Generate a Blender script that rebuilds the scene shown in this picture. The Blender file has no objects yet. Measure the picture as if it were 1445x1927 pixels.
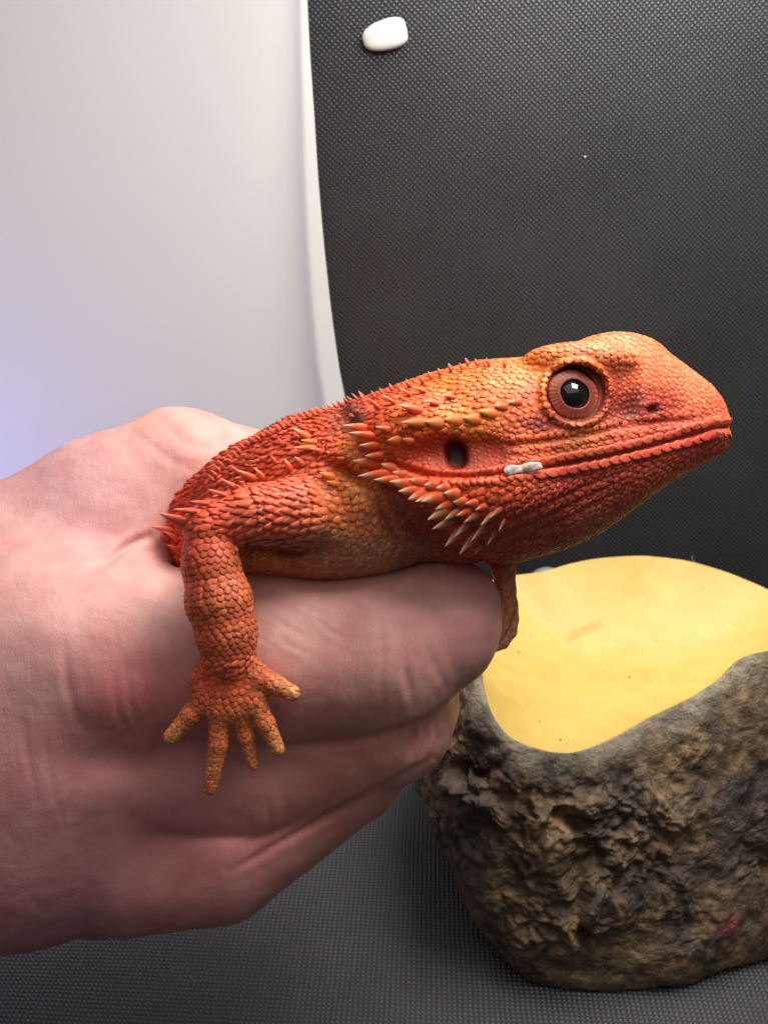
import bpy, math, random
import numpy as np
from mathutils import Vector, Matrix, kdtree

random.seed(7)
RNG = np.random.default_rng(7)
scene = bpy.context.scene

# ------------------------------------------------------------------ camera
FPX = 1851.0            # focal length in photograph pixels
CX, CY = 722.5, 963.5
S = 7.67e-5             # metres per pixel at the subject distance (14.2 cm)
PITCH = math.radians(20)
CAM = np.array([0.0, 0.0, 0.15])
FWD = np.array([0, math.cos(PITCH), -math.sin(PITCH)])
UPV = np.array([0, math.sin(PITCH), math.cos(PITCH)])
RGT = np.array([1.0, 0, 0])

cd = bpy.data.cameras.new("camera")
cam = bpy.data.objects.new("camera", cd)
scene.collection.objects.link(cam)
cam.location = CAM
cam.rotation_euler = (math.pi / 2 - PITCH, 0, 0)
cd.sensor_fit = 'VERTICAL'
cd.sensor_height = 24.0
cd.lens = 24.0 * FPX / 1927.0
cd.clip_start = 0.005
cd.clip_end = 20
cd.dof.use_dof = True
cd.dof.focus_distance = FPX * S * 0.955
cd.dof.aperture_fstop = 34.0
scene.camera = cam

# ------------------------------------------------------------------ light
world = bpy.data.worlds.new("World")
scene.world = world
world.use_nodes = True
world.node_tree.nodes["Background"].inputs[0].default_value = (0.80, 0.78, 0.80, 1)
world.node_tree.nodes["Background"].inputs[1].default_value = 0.10

def area(name, loc, target, size, size_y, energy, color):
    l = bpy.data.lights.new(name, 'AREA')
    l.shape = 'RECTANGLE'
    l.size, l.size_y, l.energy, l.color = size, size_y, energy, color
    o = bpy.data.objects.new(name, l)
    scene.collection.objects.link(o)
    o.location = loc
    o.rotation_euler = (Vector(target) - Vector(loc)).to_track_quat('-Z', 'Y').to_euler()
    return o

area("overhead_lamp", (0.078, 0.160, 0.270), (0.060, 0.160, 0.0), 0.17, 0.085, 0.80, (1.0, 0.965, 0.92))
area("fill_lamp", (0.03, -0.01, 0.50), (0.0, 0.12, 0.08), 0.60, 0.50, 0.92, (1.0, 0.93, 0.90))  # fill light added from above and in front, not a real ceiling fixture
vl = area("violet_lamp", (-0.118, 0.170, 0.060), (-0.105, 0.225, 0.085), 0.04, 0.04, 0.020, (0.30, 0.26, 1.0))
vl.data.spread = math.radians(130)

vs = scene.view_settings
vs.view_transform = 'Standard'
vs.look = 'None'
vs.exposure = 0.0
vs.gamma = 1.0
vs.use_curve_mapping = False

# ------------------------------------------------------------------ helpers
def lin(c):
    c = np.asarray(c, float) / 255.0
    return np.where(c <= 0.04045, c / 12.92, ((c + 0.055) / 1.055) ** 2.4)

def P(px, py, d=0.0):
    """photo pixel + depth offset (px units, + away) -> model space"""
    k = 1 + d / FPX
    return np.array([(px - CX) * k, d, (CY - py) * k])

def pix(v):
    k = FPX / (FPX + v[..., 1])
    return CX + v[..., 0] * k, CY - v[..., 2] * k

def to_world(v):
    v = np.asarray(v, float)
    return CAM + S * (v[..., 0:1] * RGT + (FPX + v[..., 1:2]) * FWD + v[..., 2:3] * UPV)

def dir_world(v):
    v = np.asarray(v, float)
    return v[..., 0:1] * RGT + v[..., 1:2] * FWD + v[..., 2:3] * UPV

def ray_z(px, py, z):
    a, b = (px - CX) / FPX, (CY - py) / FPX
    d = a * RGT + FWD + b * UPV
    return CAM + d * ((z - CAM[2]) / d[2])

def ray_y(px, py, y):
    a, b = (px - CX) / FPX, (CY - py) / FPX
    d = a * RGT + FWD + b * UPV
    return CAM + d * (y / d[1])

def link(o, parent=None):
    scene.collection.objects.link(o)
    if parent is not None:
        o.parent = parent
    return o

def mesh_np(name, verts, faces, mat=None, col=None, smooth=True, uv=None):
    """faces: (n,3) or (n,4) int array"""
    me = bpy.data.meshes.new(name)
    verts = np.ascontiguousarray(verts, dtype=np.float32)
    faces = np.ascontiguousarray(faces, dtype=np.int32)
    n, k = faces.shape
    me.vertices.add(len(verts))
    me.vertices.foreach_set("co", verts.ravel())
    me.loops.add(n * k)
    me.loops.foreach_set("vertex_index", faces.ravel())
    me.polygons.add(n)
    me.polygons.foreach_set("loop_start", np.arange(0, n * k, k, dtype=np.int32))
    me.polygons.foreach_set("loop_total", np.full(n, k, dtype=np.int32))
    me.polygons.foreach_set("use_smooth", np.full(n, smooth, dtype=bool))
    if col is not None:
        ca = me.color_attributes.new("Col", 'FLOAT_COLOR', 'POINT')
        c4 = np.ones((len(verts), 4), np.float32)
        c4[:, :3] = col
        ca.data.foreach_set("color", c4.ravel())
    if uv is not None:
        ul = me.uv_layers.new(name="UVMap")
        ul.data.foreach_set("uv", np.ascontiguousarray(uv[faces.ravel()], dtype=np.float32).ravel())
    me.update(calc_edges=True)
    me.validate()
    if mat:
        me.materials.append(mat)
    return me

def obj(name, me, loc=(0, 0, 0), parent=None):
    o = bpy.data.objects.new(name, me)
    o.location = loc
    return link(o, parent)

def tag(o, label=None, cat=None, group=None, kind=None):
    for k, v in (("label", label), ("category", cat), ("group", group), ("kind", kind)):
        if v:
            o[k] = v
    return o

def empty(name, loc):
    o = bpy.data.objects.new(name, None)
    o.empty_display_size = 0.01
    o.location = loc
    return link(o)

def grid_faces(nu, nv, close_u=False):
    a = np.arange(nu * nv).reshape(nu, nv)
    if close_u:
        a = np.vstack([a, a[:1]])
    return np.stack([a[:-1, :-1], a[1:, :-1], a[1:, 1:], a[:-1, 1:]], -1).reshape(-1, 4)

def vnormals(v, f):
    n = np.zeros_like(v)
    if f.shape[1] == 4:
        fn = np.cross(v[f[:, 2]] - v[f[:, 0]], v[f[:, 3]] - v[f[:, 1]])
    else:
        fn = np.cross(v[f[:, 1]] - v[f[:, 0]], v[f[:, 2]] - v[f[:, 0]])
    for c in range(3):
        for k in range(f.shape[1]):
            n[:, c] += np.bincount(f[:, k], weights=fn[:, c], minlength=len(v))
    return n / np.maximum(np.linalg.norm(n, axis=1, keepdims=True), 1e-12)

# --- noise
def _hash(ix, iy, iz):
    h = (ix.astype(np.uint32) * np.uint32(374761393) + iy.astype(np.uint32) * np.uint32(668265263)
         + iz.astype(np.uint32) * np.uint32(2147483647 - 58))
    h = (h ^ (h >> np.uint32(13))) * np.uint32(1274126177)
    h = h ^ (h >> np.uint32(16))
    return (h & np.uint32(0xFFFFFF)).astype(np.float32) / 16777215.0

def vnoise(p):
    i = np.floor(p).astype(np.int64)
    f = (p - i).astype(np.float32)
    u = f * f * f * (f * (f * 6 - 15) + 10)
    r = 0
    for dx in (0, 1):
        for dy in (0, 1):
            for dz in (0, 1):
                w = (u[:, 0] if dx else 1 - u[:, 0]) * (u[:, 1] if dy else 1 - u[:, 1]) * (u[:, 2] if dz else 1 - u[:, 2])
                r = r + w * _hash(i[:, 0] + dx, i[:, 1] + dy, i[:, 2] + dz)
    return r * 2 - 1

def fbm(p, octaves=4, gain=0.5, ridged=False):
    p = np.asarray(p, float)
    a, s, r = 1.0, 0.0, 0
    for o in range(octaves):
        n = vnoise(p * (2.03 ** o) + 17.3 * o)
        r = r + a * ((1 - 2 * np.abs(n)) if ridged else n)
        s += a
        a *= gain
    return r / s

def interp_closed(pts, n):
    """Catmull-Rom through closed list of points"""
    p = np.asarray(pts, float)
    m = len(p)
    t = np.linspace(0, m, n, endpoint=False)
    i = np.floor(t).astype(int)
    f = (t - i)[:, None]
    p0, p1, p2, p3 = p[(i - 1) % m], p[i % m], p[(i + 1) % m], p[(i + 2) % m]
    return 0.5 * ((2 * p1) + (-p0 + p2) * f + (2 * p0 - 5 * p1 + 4 * p2 - p3) * f ** 2 + (-p0 + 3 * p1 - 3 * p2 + p3) * f ** 3)

# --- materials
def mat_new(name):
    m = bpy.data.materials.new(name)
    m.use_nodes = True
    nt = m.node_tree
    return m, nt, nt.nodes, nt.links, nt.nodes["Principled BSDF"]

def N(nt, t, **kw):
    n = nt.nodes.new(t)
    for k, v in kw.items():
        setattr(n, k, v)
    return n

def math_node(nt, op, a, b=None):
    n = nt.nodes.new("ShaderNodeMath")
    n.operation = op
    for i, x in enumerate((a, b)):
        if x is None:
            continue
        if hasattr(x, "is_linked") or hasattr(x, "links"):
            nt.links.new(x, n.inputs[i])
        else:
            n.inputs[i].default_value = x
    return n.outputs[0]

def ramp(nt, fac, stops):
    n = nt.nodes.new("ShaderNodeValToRGB")
    el = n.color_ramp.elements
    while len(el) < len(stops):
        el.new(0.5)
    for e, (p, c) in zip(el, stops):
        e.position = p
        e.color = (*c, 1)
    nt.links.new(fac, n.inputs[0])
    return n.outputs[0]

def noise_node(nt, vec, scale, detail=4, rough=0.55, dist=0.0):
    n = nt.nodes.new("ShaderNodeTexNoise")
    n.inputs["Scale"].default_value = scale
    n.inputs["Detail"].default_value = detail
    n.inputs["Roughness"].default_value = rough
    n.inputs["Distortion"].default_value = dist
    nt.links.new(vec, n.inputs["Vector"])
    return n.outputs["Fac"]

def bump(nt, height, strength, distance, normal=None):
    b = nt.nodes.new("ShaderNodeBump")
    b.inputs["Strength"].default_value = strength
    b.inputs["Distance"].default_value = distance
    nt.links.new(height, b.inputs["Height"])
    if normal is not None:
        nt.links.new(normal, b.inputs["Normal"])
    return b.outputs[0]

def mixc(nt, fac, a, b, mode='MIX'):
    n = nt.nodes.new("ShaderNodeMix")
    n.data_type = 'RGBA'
    n.blend_type = mode
    for sock, x in ((n.inputs[0], fac), (n.inputs[6], a), (n.inputs[7], b)):
        if hasattr(x, "links"):
            nt.links.new(x, sock)
        elif isinstance(x, (int, float)):
            sock.default_value = x
        else:
            sock.default_value = (*x, 1)
    return n.outputs[2]

def simple_mat(name, color, rough=0.5, spec=0.5):
    m, nt, nd, lk, b = mat_new(name)
    b.inputs["Base Color"].default_value = (*color, 1)
    b.inputs["Roughness"].default_value = rough
    b.inputs["Specular IOR Level"].default_value = spec
    return m

# black woven liner: UV in metres
def liner_material(name, pitch, angle, hi, lo, rough, bstr):
    m, nt, nd, lk, b = mat_new(name)
    uv = N(nt, "ShaderNodeUVMap")
    mp = N(nt, "ShaderNodeMapping")
    mp.inputs["Rotation"].default_value = (0, 0, angle)
    nz = N(nt, "ShaderNodeTexNoise")
    nz.inputs["Scale"].default_value = 260
    lk.new(uv.outputs[0], nz.inputs["Vector"])
    jit = N(nt, "ShaderNodeVectorMath", operation='MULTIPLY_ADD')
    lk.new(nz.outputs["Color"], jit.inputs[0])
    jit.inputs[1].default_value = (pitch * .5,) * 3
    lk.new(uv.outputs[0], jit.inputs[2])
    lk.new(jit.outputs[0], mp.inputs["Vector"])
    sx = N(nt, "ShaderNodeSeparateXYZ")
    lk.new(mp.outputs[0], sx.inputs[0])
    k = math.pi / pitch
    a = math_node(nt, 'SINE', math_node(nt, 'MULTIPLY', sx.outputs[0], k))
    c = math_node(nt, 'SINE', math_node(nt, 'MULTIPLY', sx.outputs[1], k))
    a2 = math_node(nt, 'MULTIPLY', a, a)
    c2 = math_node(nt, 'MULTIPLY', c, c)
    dots = math_node(nt, 'MULTIPLY', a2, c2)
    var = noise_node(nt, uv.outputs[0], 900, 2)
    hgt = math_node(nt, 'MULTIPLY', dots, math_node(nt, 'ADD', var, 0.4))
    big = noise_node(nt, uv.outputs[0], 30, 4)
    col = ramp(nt, hgt, [(0.0, lo), (0.75, hi)])
    col = mixc(nt, 1.0, col, ramp(nt, big, [(0.3, (.8, .8, .8)), (0.7, (1.15, 1.15, 1.15))]), 'MULTIPLY')
    lk.new(col, b.inputs["Base Color"])
    b.inputs["Roughness"].default_value = rough
    b.inputs["Specular IOR Level"].default_value = 0.6
    lk.new(bump(nt, hgt, bstr, pitch * 0.5), b.inputs["Normal"])
    return m

# ------------------------------------------------------------------ setting
YB = 0.250     # back wall
mat_floor = liner_material("black_woven_liner", 0.00098, 0.05, (0.175, 0.168, 0.175), (0.024, 0.023, 0.026), 0.55, 1.0)
mat_wall = liner_material("black_wall_liner", 0.00095, 0.72, (0.046, 0.046, 0.048), (0.027, 0.027, 0.030), 0.36, 0.30)

xs = np.linspace(-0.5, 0.5, 41)
ys = np.linspace(-0.25, YB - 0.03, 41)
gx, gy = np.meshgrid(xs, ys, indexing='ij')
v = np.stack([gx, gy, 0.0007 * fbm(np.stack([gx * 25, gy * 25, gx * 0], -1).reshape(-1, 3), 2).reshape(gx.shape) * (gy < YB - .035)], -1).reshape(-1, 3)
fl = obj("floor", mesh_np("floor", v, grid_faces(41, 41), mat_floor, uv=v[:, :2]))
tag(fl, kind="structure")

# wall: starts as the liner's bend out of the floor, then rises, bowing slightly
prof = [(YB - 0.03 + 0.03 * math.sin(t), 0.03 - 0.03 * math.cos(t)) for t in np.linspace(0, math.pi / 2, 12)]
prof += [(YB, z) for z in np.linspace(0.04, 0.42, 30)]
prof = np.array(prof)
ln = np.concatenate([[0], np.cumsum(np.linalg.norm(np.diff(prof, axis=0), axis=1))])
gx = np.repeat(xs[:, None], len(prof), 1)
bow = 0.004 * np.sin(gx * 12 + 0.6) * np.clip((prof[:, 1] - 0.03) / 0.1, 0, 1)[None]
v = np.stack([gx, prof[None, :, 0] + bow, np.repeat(prof[None, :, 1], len(xs), 0)], -1).reshape(-1, 3)
uvw = np.stack([gx, np.repeat(ln[None], len(xs), 0)], -1).reshape(-1, 2)
bw = obj("back_wall", mesh_np("back_wall", v, grid_faces(len(xs), len(prof)), mat_wall, uv=uvw))
tag(bw, kind="structure")

# white side panel: a thin flexible sheet standing in front of the wall, its free edge lipped
m, nt, nd, lk, b = mat_new("white_panel")
tc = N(nt, "ShaderNodeTexCoord")
nz = noise_node(nt, tc.outputs["Object"], 9, 3)
lk.new(ramp(nt, nz, [(0.3, (.76, .77, .74)), (0.7, (.80, .805, .785))]), b.inputs["Base Color"])
b.inputs["Roughness"].default_value = 0.5
b.inputs["Specular IOR Level"].default_value = 0.35
lk.new(bump(nt, noise_node(nt, tc.outputs["Object"], 1500, 2), 0.08, 0.0002), b.inputs["Normal"])
edge_px = [(560, -200), (572, -80), (578, 0), (583, 100), (590, 200), (598, 330), (608, 450), (622, 580), (637, 690), (648, 745), (664, 840), (690, 960), (720, 1100), (745, 1250)]
yp = YB - 0.012
ew = np.array([ray_y(px, py, yp) for px, py in edge_px])
o_ = np.argsort(ew[:, 2])
nz_, ns_ = 70, 90
zz = np.linspace(0.002, 0.40, nz_)
xe = np.interp(zz, ew[o_, 2], ew[o_, 0])
ss = 0.155 * np.linspace(0, 1, ns_) ** 1.7
wl = np.interp(zz, [0.05, 0.10, 0.16, 0.20, 0.4], [0.0064, 0.0050, 0.0024, 0.0006, 0.0004])
G = []
for i, z in enumerate(zz):
    t = ss
    w = wl[i]
    sgm = np.maximum(t - w, 0) / (1.6 * w + .0006)
    off = np.where(t < w, 0.07 * w * (1 - t / w), 0.11 * w * sgm * np.exp(1 - sgm))
    y = yp + off * 2.6 - 0.9 * t ** 2 * 1.4
    G.append(np.stack([xe[i] - t, y, np.full_like(t, z)], -1))
G = np.array(G)
pan = obj("white_panel", mesh_np("white_panel", G.reshape(-1, 3), grid_faces(nz_, ns_), m))
md = pan.modifiers.new("thickness", 'SOLIDIFY'); md.thickness = 0.0005; md.offset = -1
tag(pan, "smooth white plastic panel with a curled edge standing against the black wall", "panel")

# white oval plug on the wall: pill-shaped, slightly tilted
def superpill(name, mat):
    nu, nv = 40, 12
    vv = []
    for i in range(nu):
        a = 2 * math.pi * i / nu
        for j in range(nv):
            t = j / (nv - 1)
            ph = t * math.pi / 2
            r = math.cos(ph) ** 0.45
            ca, sa = math.cos(a), math.sin(a)
            x = abs(ca) ** 0.8 * math.copysign(1, ca) * r
            y = abs(sa) ** 0.75 * math.copysign(1, sa) * r
            x = min(x, 0.93 - 0.10 * y * y)
            vv.append((x, y * (1 + 0.12 * x), math.sin(ph)))
    return mesh_np(name, np.array(vv), grid_faces(nu, nv, True), mat)
plug = obj("wall_plug", superpill("wall_plug", simple_mat("white_plug", (0.86, 0.86, 0.84), 0.45)))
pc = ray_y(725, 66, YB + 0.0012)
plug.matrix_world = Matrix.Translation(Vector(pc)) @ Matrix.Rotation(math.radians(90), 4, 'X') @ Matrix.Rotation(math.radians(14), 4, 'Z') @ Matrix.Diagonal((0.0054, 0.0032, 0.0009, 1))
tag(plug, "small white oval plastic plug set in the black wall", "plug")

# ------------------------------------------------------------------ rock dish
def build_dish():
    rim_px = [(903, 1238, 5.6), (912, 1290, 5.3), (930, 1345, 4.95), (968, 1390, 4.65), (1030, 1414, 4.45), (1085, 1416, 4.42), (1150, 1390, 4.6),
              (1220, 1350, 4.85), (1290, 1315, 5.2), (1345, 1278, 5.5), (1385, 1240, 5.85), (1440, 1226, 5.95)]
    rim = [ray_z(a, b_, z / 100) for a, b_, z in rim_px]
    rim += [np.array([.0835, .1745, .058]), np.array([.0915, .1850, .055]), np.array([.0935, .1960, .0525])]
    rim += [ray_z(a, b_, z / 100) for a, b_, z in [(1445, 1131, 5.25), (1345, 1087, 5.55), (1245, 1064, 5.7), (1150, 1066, 5.7), (1085, 1075, 5.55), (1020, 1094, 5.35), (960, 1102, 5.25)]]
    rim += [np.array([.0215, .2090, .0525]), np.array([.0165, .1985, .053]), np.array([.0150, .1860, .0545])]
    nth = 900
    R = interp_closed(rim, nth)
    cxy = np.array([0.0530, 0.1885])
    # base outline
    base_px = [(922, 1766), (962, 1820), (1020, 1855), (1110, 1866), (1250, 1860), (1350, 1831), (1445, 1781)]
    base = [ray_z(a, b_, 0.0) for a, b_ in base_px] + [np.array([.0885, .171, 0]), np.array([.0930, .190, 0]), np.array([.0850, .212, 0]), np.array([.0600, .224, 0]),
            np.array([.0380, .219, 0]), np.array([.0210, .204, 0]), np.array([.0182, .181, 0])]
    Bq = interp_closed(base, 2000)
    ang = lambda q: np.arctan2(q[:, 1] - cxy[1], q[:, 0] - cxy[0])
    # resample both by angle
    th = np.linspace(-math.pi, math.pi, nth, endpoint=False)
    def by_angle(q):
        a = ang(q)
        o = np.argsort(a)
        a, q = a[o], q[o]
        a3 = np.concatenate([a - 2 * math.pi, a, a + 2 * math.pi])
        q3 = np.concatenate([q, q, q])
        return np.stack([np.interp(th, a3, q3[:, c]) for c in range(3)], -1)
    R, Bq = by_angle(R), by_angle(Bq)
    out = np.stack([np.cos(th), np.sin(th)], -1)
    nv = 300
    s = np.linspace(0, 1, nv)
    # outer wall: base -> bulge -> rim
    bulge_out = 0.0078 - 0.0018 * np.cos(th - math.pi) + 0.003 * np.sin(2 * th + 1)
    V = np.zeros((nth, nv, 3))
    for j, t in enumerate(s):
        q = Bq * (1 - t) + R * t
        q[:, :2] += out * (bulge_out * math.sin(math.pi * min(t, 1) ** 0.9) ** 0.8 + 0.0022 * t ** 6)[:, None]
        q[:, 2] = R[:, 2] * t
        V[:, j] = q
    Pn = V.reshape(-1, 3)
    n2 = vnormals(Pn, grid_faces(nth, nv, True))
    fade = (np.clip((1 - s) / 0.22, 0, 1) ** 1.2 * (0.35 + 0.65 * np.clip(s / 0.12, 0, 1)))[None, :].repeat(nth, 0).ravel()
    q = Pn * 100
    wq = q + 0.5 * np.stack([fbm(q * .7 + 11, 3), fbm(q * .7 + 23, 3), fbm(q * .7 + 37, 3)], -1)
    lump = fbm(wq * 0.5 + 3.1, 3)
    bil = np.abs(fbm(wq * 1.25 + 9.7, 3)) * 2.2 - 0.45
    fine = np.abs(fbm(wq * 3.4 + 1.9, 4, 0.6)) * 2.0 - 0.4
    rid = fbm(wq * np.array([2.2, 2.2, 1.3]) + 60, 4, 0.6, ridged=True)
    pits = np.clip(-fbm(wq * 1.5 + 31.0, 3) - 0.16, 0, 1)
    rough_w = np.clip(0.42 + 1.2 * fbm(q * .45 + 77, 2), 0.12, 1)
    disp = 0.0034 * lump + rough_w * (0.0030 * bil + 0.0013 * fine + 0.0012 * rid) - 0.009 * pits * rough_w
    Pn = Pn + n2 * (disp * (0.12 + 0.88 * fade))[:, None]
    Pn[:, 2] = np.maximum(Pn[:, 2], 0.0006)
    Vo = Pn.reshape(nth, nv, 3)
    # rounded lip from outer rim to the basin edge
    nl = 10
    top = Vo[:, -1]
    inner_edge = top.copy()
    inner_edge[:, :2] -= out * 0.0022
    inner_edge[:, 2] -= 0.0006
    Lp = []
    for k in range(1, nl + 1):
        t = k / nl
        qv = top * (1 - t) + inner_edge * t
        bkl = np.clip((np.sin(th) + 0.15) / 0.35, 0, 1)
        qv[:, 2] += 0.0010 * math.sin(math.pi * t) * (1 - bkl) - 0.004 * bkl * min(1, 2 * t)
        Lp.append(qv)
    Vall = np.concatenate([Vo, np.stack(Lp, 1)], 1)
    nva = Vall.shape[1]
    # close the underside
    verts = Vall.reshape(-1, 3)
    hgt = (disp * fade).reshape(nth, nv)
    hc = np.zeros((nth, nva)); hc[:, :nv] = hgt
    rimfac = np.zeros((nth, nva)); rimfac[:, nv - 26:nv] = np.linspace(0, 1, 26)[None]; rimfac[:, nv:] = 1
    # pigment: dry-brushed brown / ochre / charcoal
    qa = verts * 100
    o1 = np.clip(fbm(qa * 0.9 + 50, 4) * 1.6 + 0.35, 0, 1)[:, None]
    o2 = np.clip(fbm(qa * 1.6 + 80, 4) * 2.2 - 0.15, 0, 1)[:, None]
    o3 = np.clip(fbm(qa * 6 + 20, 3) * 1.4 + 0.5, 0, 1)[:, None]
    c = 1.0 * (lin((88, 74, 62)) * (1 - o1) + lin((126, 102, 70)) * o1)
    c = c * (1 - o2 * 0.8) + lin((52, 45, 42)) * o2 * 0.8
    c = c * (0.65 + 0.7 * o3)
    rf = rimfac.ravel()[:, None] * np.clip(fbm(qa * 1.2 + 5, 3)[:, None] + 0.75, 0, 1)
    c = c * (1 - 0.8 * rf) + lin((172, 162, 138)) * 0.8 * rf  # rim colour paled to look lit, over the dry-brushing
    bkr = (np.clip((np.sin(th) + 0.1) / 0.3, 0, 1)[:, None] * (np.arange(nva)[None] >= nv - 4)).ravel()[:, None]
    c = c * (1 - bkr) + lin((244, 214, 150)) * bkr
    pk = np.exp(-((verts - ray_z(1362, 1735, 0.012)) ** 2).sum(1) / 0.0022 ** 2)[:, None]
    pk = np.clip(pk * 1.3 * (0.4 + o3), 0, 1)
    c = c * (1 - pk) + lin((190, 75, 100)) * pk
    root = empty("rock_dish", (cxy[0], cxy[1], 0))
    L0 = np.array([cxy[0], cxy[1], 0])
    m, nt, nd, lk, b = mat_new("painted_resin_rock")
    at = N(nt, "ShaderNodeAttribute", attribute_name="Col")
    tc = N(nt, "ShaderNodeTexCoord")
    n1 = noise_node(nt, tc.outputs["Object"], 420, 6, 0.7)
    n2_ = noise_node(nt, tc.outputs["Object"], 1300, 4, 0.65)
    lk.new(mixc(nt, 1.0, at.outputs["Color"], ramp(nt, n1, [(0.3, (.45, .43, .42)), (0.52, (1, 1, 1)), (0.75, (1.5, 1.45, 1.35))]), 'MULTIPLY'), b.inputs["Base Color"])
    rr = math_node(nt, 'ADD', math_node(nt, 'MULTIPLY', n2_, 0.5), 0.28)
    lk.new(rr, b.inputs["Roughness"])
    nb = bump(nt, n1, 0.9, 0.0012)
    lk.new(bump(nt, n2_, 0.6, 0.0004, nb), b.inputs["Normal"])
    f = grid_faces(nth, nva, True)
    obj("rock_shell", mesh_np("rock_shell", verts - L0, f, m, col=c), parent=root)
    # yellow basin
    nb_ = 140
    cen = np.array([0.0535, 0.1890])
    zb = 0.0405
    bk = np.clip((np.sin(th) + 0.15) / 0.35, 0, 1)[:, None]
    e0 = inner_edge.copy(); e0[:, :2] += out * (0.0003 + 0.0020 * bk); e0[:, 2] += (-0.0002 + 0.0022 * bk[:, 0])
    kk = 31
    e0 = np.stack([np.convolve(np.concatenate([e0[-kk:, c_], e0[:, c_], e0[:kk, c_]]), np.ones(kk) / kk, 'same')[kk:-kk] for c_ in range(3)], -1)
    Vb = []
    for k in range(nb_):
        t = k / (nb_ - 1)
        qv = e0.copy()
        qv[:, :2] = e0[:, :2] * (1 - t) + cen * t
        drop = 1 - (1 - min(t / 0.9, 1)) ** 2.2
        qv[:, 2] = e0[:, 2] * (1 - drop) + zb * drop
        Vb.append(qv)
    Vb = np.stack(Vb, 1).reshape(-1, 3)
    Vb[:, 2] += 0.00025 * fbm(Vb * 120, 3)
    # stains
    q = Vb * 100
    st = np.clip(fbm(q * np.array([0.5, 1.6, 0.5]) + 7, 4) * 1.3 + 0.1, 0, 1)[:, None]
    yel = lin((216, 184, 100)); yel2 = lin((198, 162, 80))
    c = yel * (1 - 0.45 * st) + yel2 * 0.45 * st
    pxv, pyv = [], []
    mv = Vb - CAM
    dep = mv @ FWD
    pxv = CX + FPX * (mv @ RGT) / dep
    pyv = CY - FPX * (mv @ UPV) / dep
    u = ((pxv - 1098) * math.cos(-0.40) + (pyv - 1187) * math.sin(-0.40)) / 42
    w = (-(pxv - 1098) * math.sin(-0.40) + (pyv - 1187) * math.cos(-0.40)) / 10
    mk = np.clip(1.5 - np.maximum(np.abs(u), np.abs(w)) * 1.2, 0, 1) * ((np.abs(u) < 1.1) & (np.abs(w) < 1.1))
    c = c * (1 - 0.65 * mk[:, None]) + lin((205, 150, 45)) * 0.65 * mk[:, None]
    m, nt, nd, lk, b = mat_new("yellow_basin_glaze")
    at = N(nt, "ShaderNodeAttribute", attribute_name="Col")
    tc = N(nt, "ShaderNodeTexCoord")
    n1 = noise_node(nt, tc.outputs["Object"], 160, 6, 0.6)
    lk.new(mixc(nt, 1.0, at.outputs["Color"], ramp(nt, n1, [(0.3, (.90, .88, .82)), (0.6, (1, 1, 1))]), 'MULTIPLY'), b.inputs["Base Color"])
    b.inputs["Roughness"].default_value = 0.55
    lk.new(bump(nt, n1, 0.15, 0.0005), b.inputs["Normal"])
    obj("basin", mesh_np("basin", Vb - L0, grid_faces(nth, nb_, True), m, col=c), parent=root)
    # dark crumbs lying in the basin are loose bits
    tag(root, "brown rock-textured feeding dish with a smooth yellow basin", "dish")
    # grey rounded lump on the far edge of the rim
    lump_m = simple_mat("grey_resin", (0.22, 0.215, 0.19), 0.35)
    nu, nv = 28, 14
    vv = []
    for i in range(nu):
        a = 2 * math.pi * i / nu
        for j in range(nv):
            ph = -math.pi / 2 + math.pi * j / (nv - 1)
            vv.append((math.cos(a) * math.cos(ph) * (1 + .12 * math.sin(2 * a + 1)), math.sin(a) * math.cos(ph), math.sin(ph)))
    vv = np.array(vv) * np.array([0.0042, 0.003, 0.0036]) + ray_z(1032, 1098, 0.0515) + np.array([0, 0.003, -0.0007]) - L0
    obj("rim_knob", mesh_np("rim_knob", vv, grid_faces(nu, nv, True), lump_m), parent=root)
    return Vb, pxv, pyv
BASIN, bpx, bpy_ = build_dish()

crumb_mat = simple_mat("dark_crumb", (0.10, 0.065, 0.03), 0.8)
ico_v = RNG.normal(size=(1, 3))
def crumb_mesh():
    nu, nv = 8, 5
    vv = []
    for i in range(nu):
        a = 2 * math.pi * i / nu
        for j in range(nv):
            ph = -math.pi / 2 + math.pi * j / (nv - 1)
            r = 1 + 0.25 * math.sin(3 * a + j)
            vv.append((r * math.cos(a) * math.cos(ph), 0.7 * r * math.sin(a) * math.cos(ph), 0.5 * math.sin(ph)))
    return mesh_np("crumb", np.array(vv), grid_faces(nu, nv, True), crumb_mat)
cm = crumb_mesh()
for px, py, r in [(975, 1227, 2.3), (1233, 1206, 1.8), (1184, 1275, 2.2), (1016, 1358, 2.0), (1053, 1392, 2.2), (1066, 1400, 1.6), (998, 1197, 1.5), (1322, 1105, 1.6), (1345, 1095, 1.5)]:
    i = np.argmin((bpx - px) ** 2 + (bpy_ - py) ** 2)
    o = obj("crumb", cm)
    sc_ = r * 1.0e-4
    o.location = BASIN[i] + np.array([0, 0, sc_ * 0.3])
    o.scale = (sc_ * 1.3, sc_, sc_)
    o.rotation_euler = (0, 0, px)
    tag(o, "tiny dark crumb lying in the yellow basin", "crumb", "crumbs in the yellow basin")

speck = obj("dust_speck", cm.copy())
speck.data.materials.clear(); speck.data.materials.append(simple_mat("white_dust", (0.8, 0.8, 0.78), .8))
# the wall bows, so sit the speck on its surface at that x
sp_ = ray_y(1100, 295, YB)
speck.location = ray_y(1100, 295, YB + 0.004 * math.sin(sp_[0] * 12 + 0.6) - 0.0001)
speck.scale = (0.0003, 0.0003, 0.0004)
tag(speck, "tiny bright white dust speck on the black wall", "speck")

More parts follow.
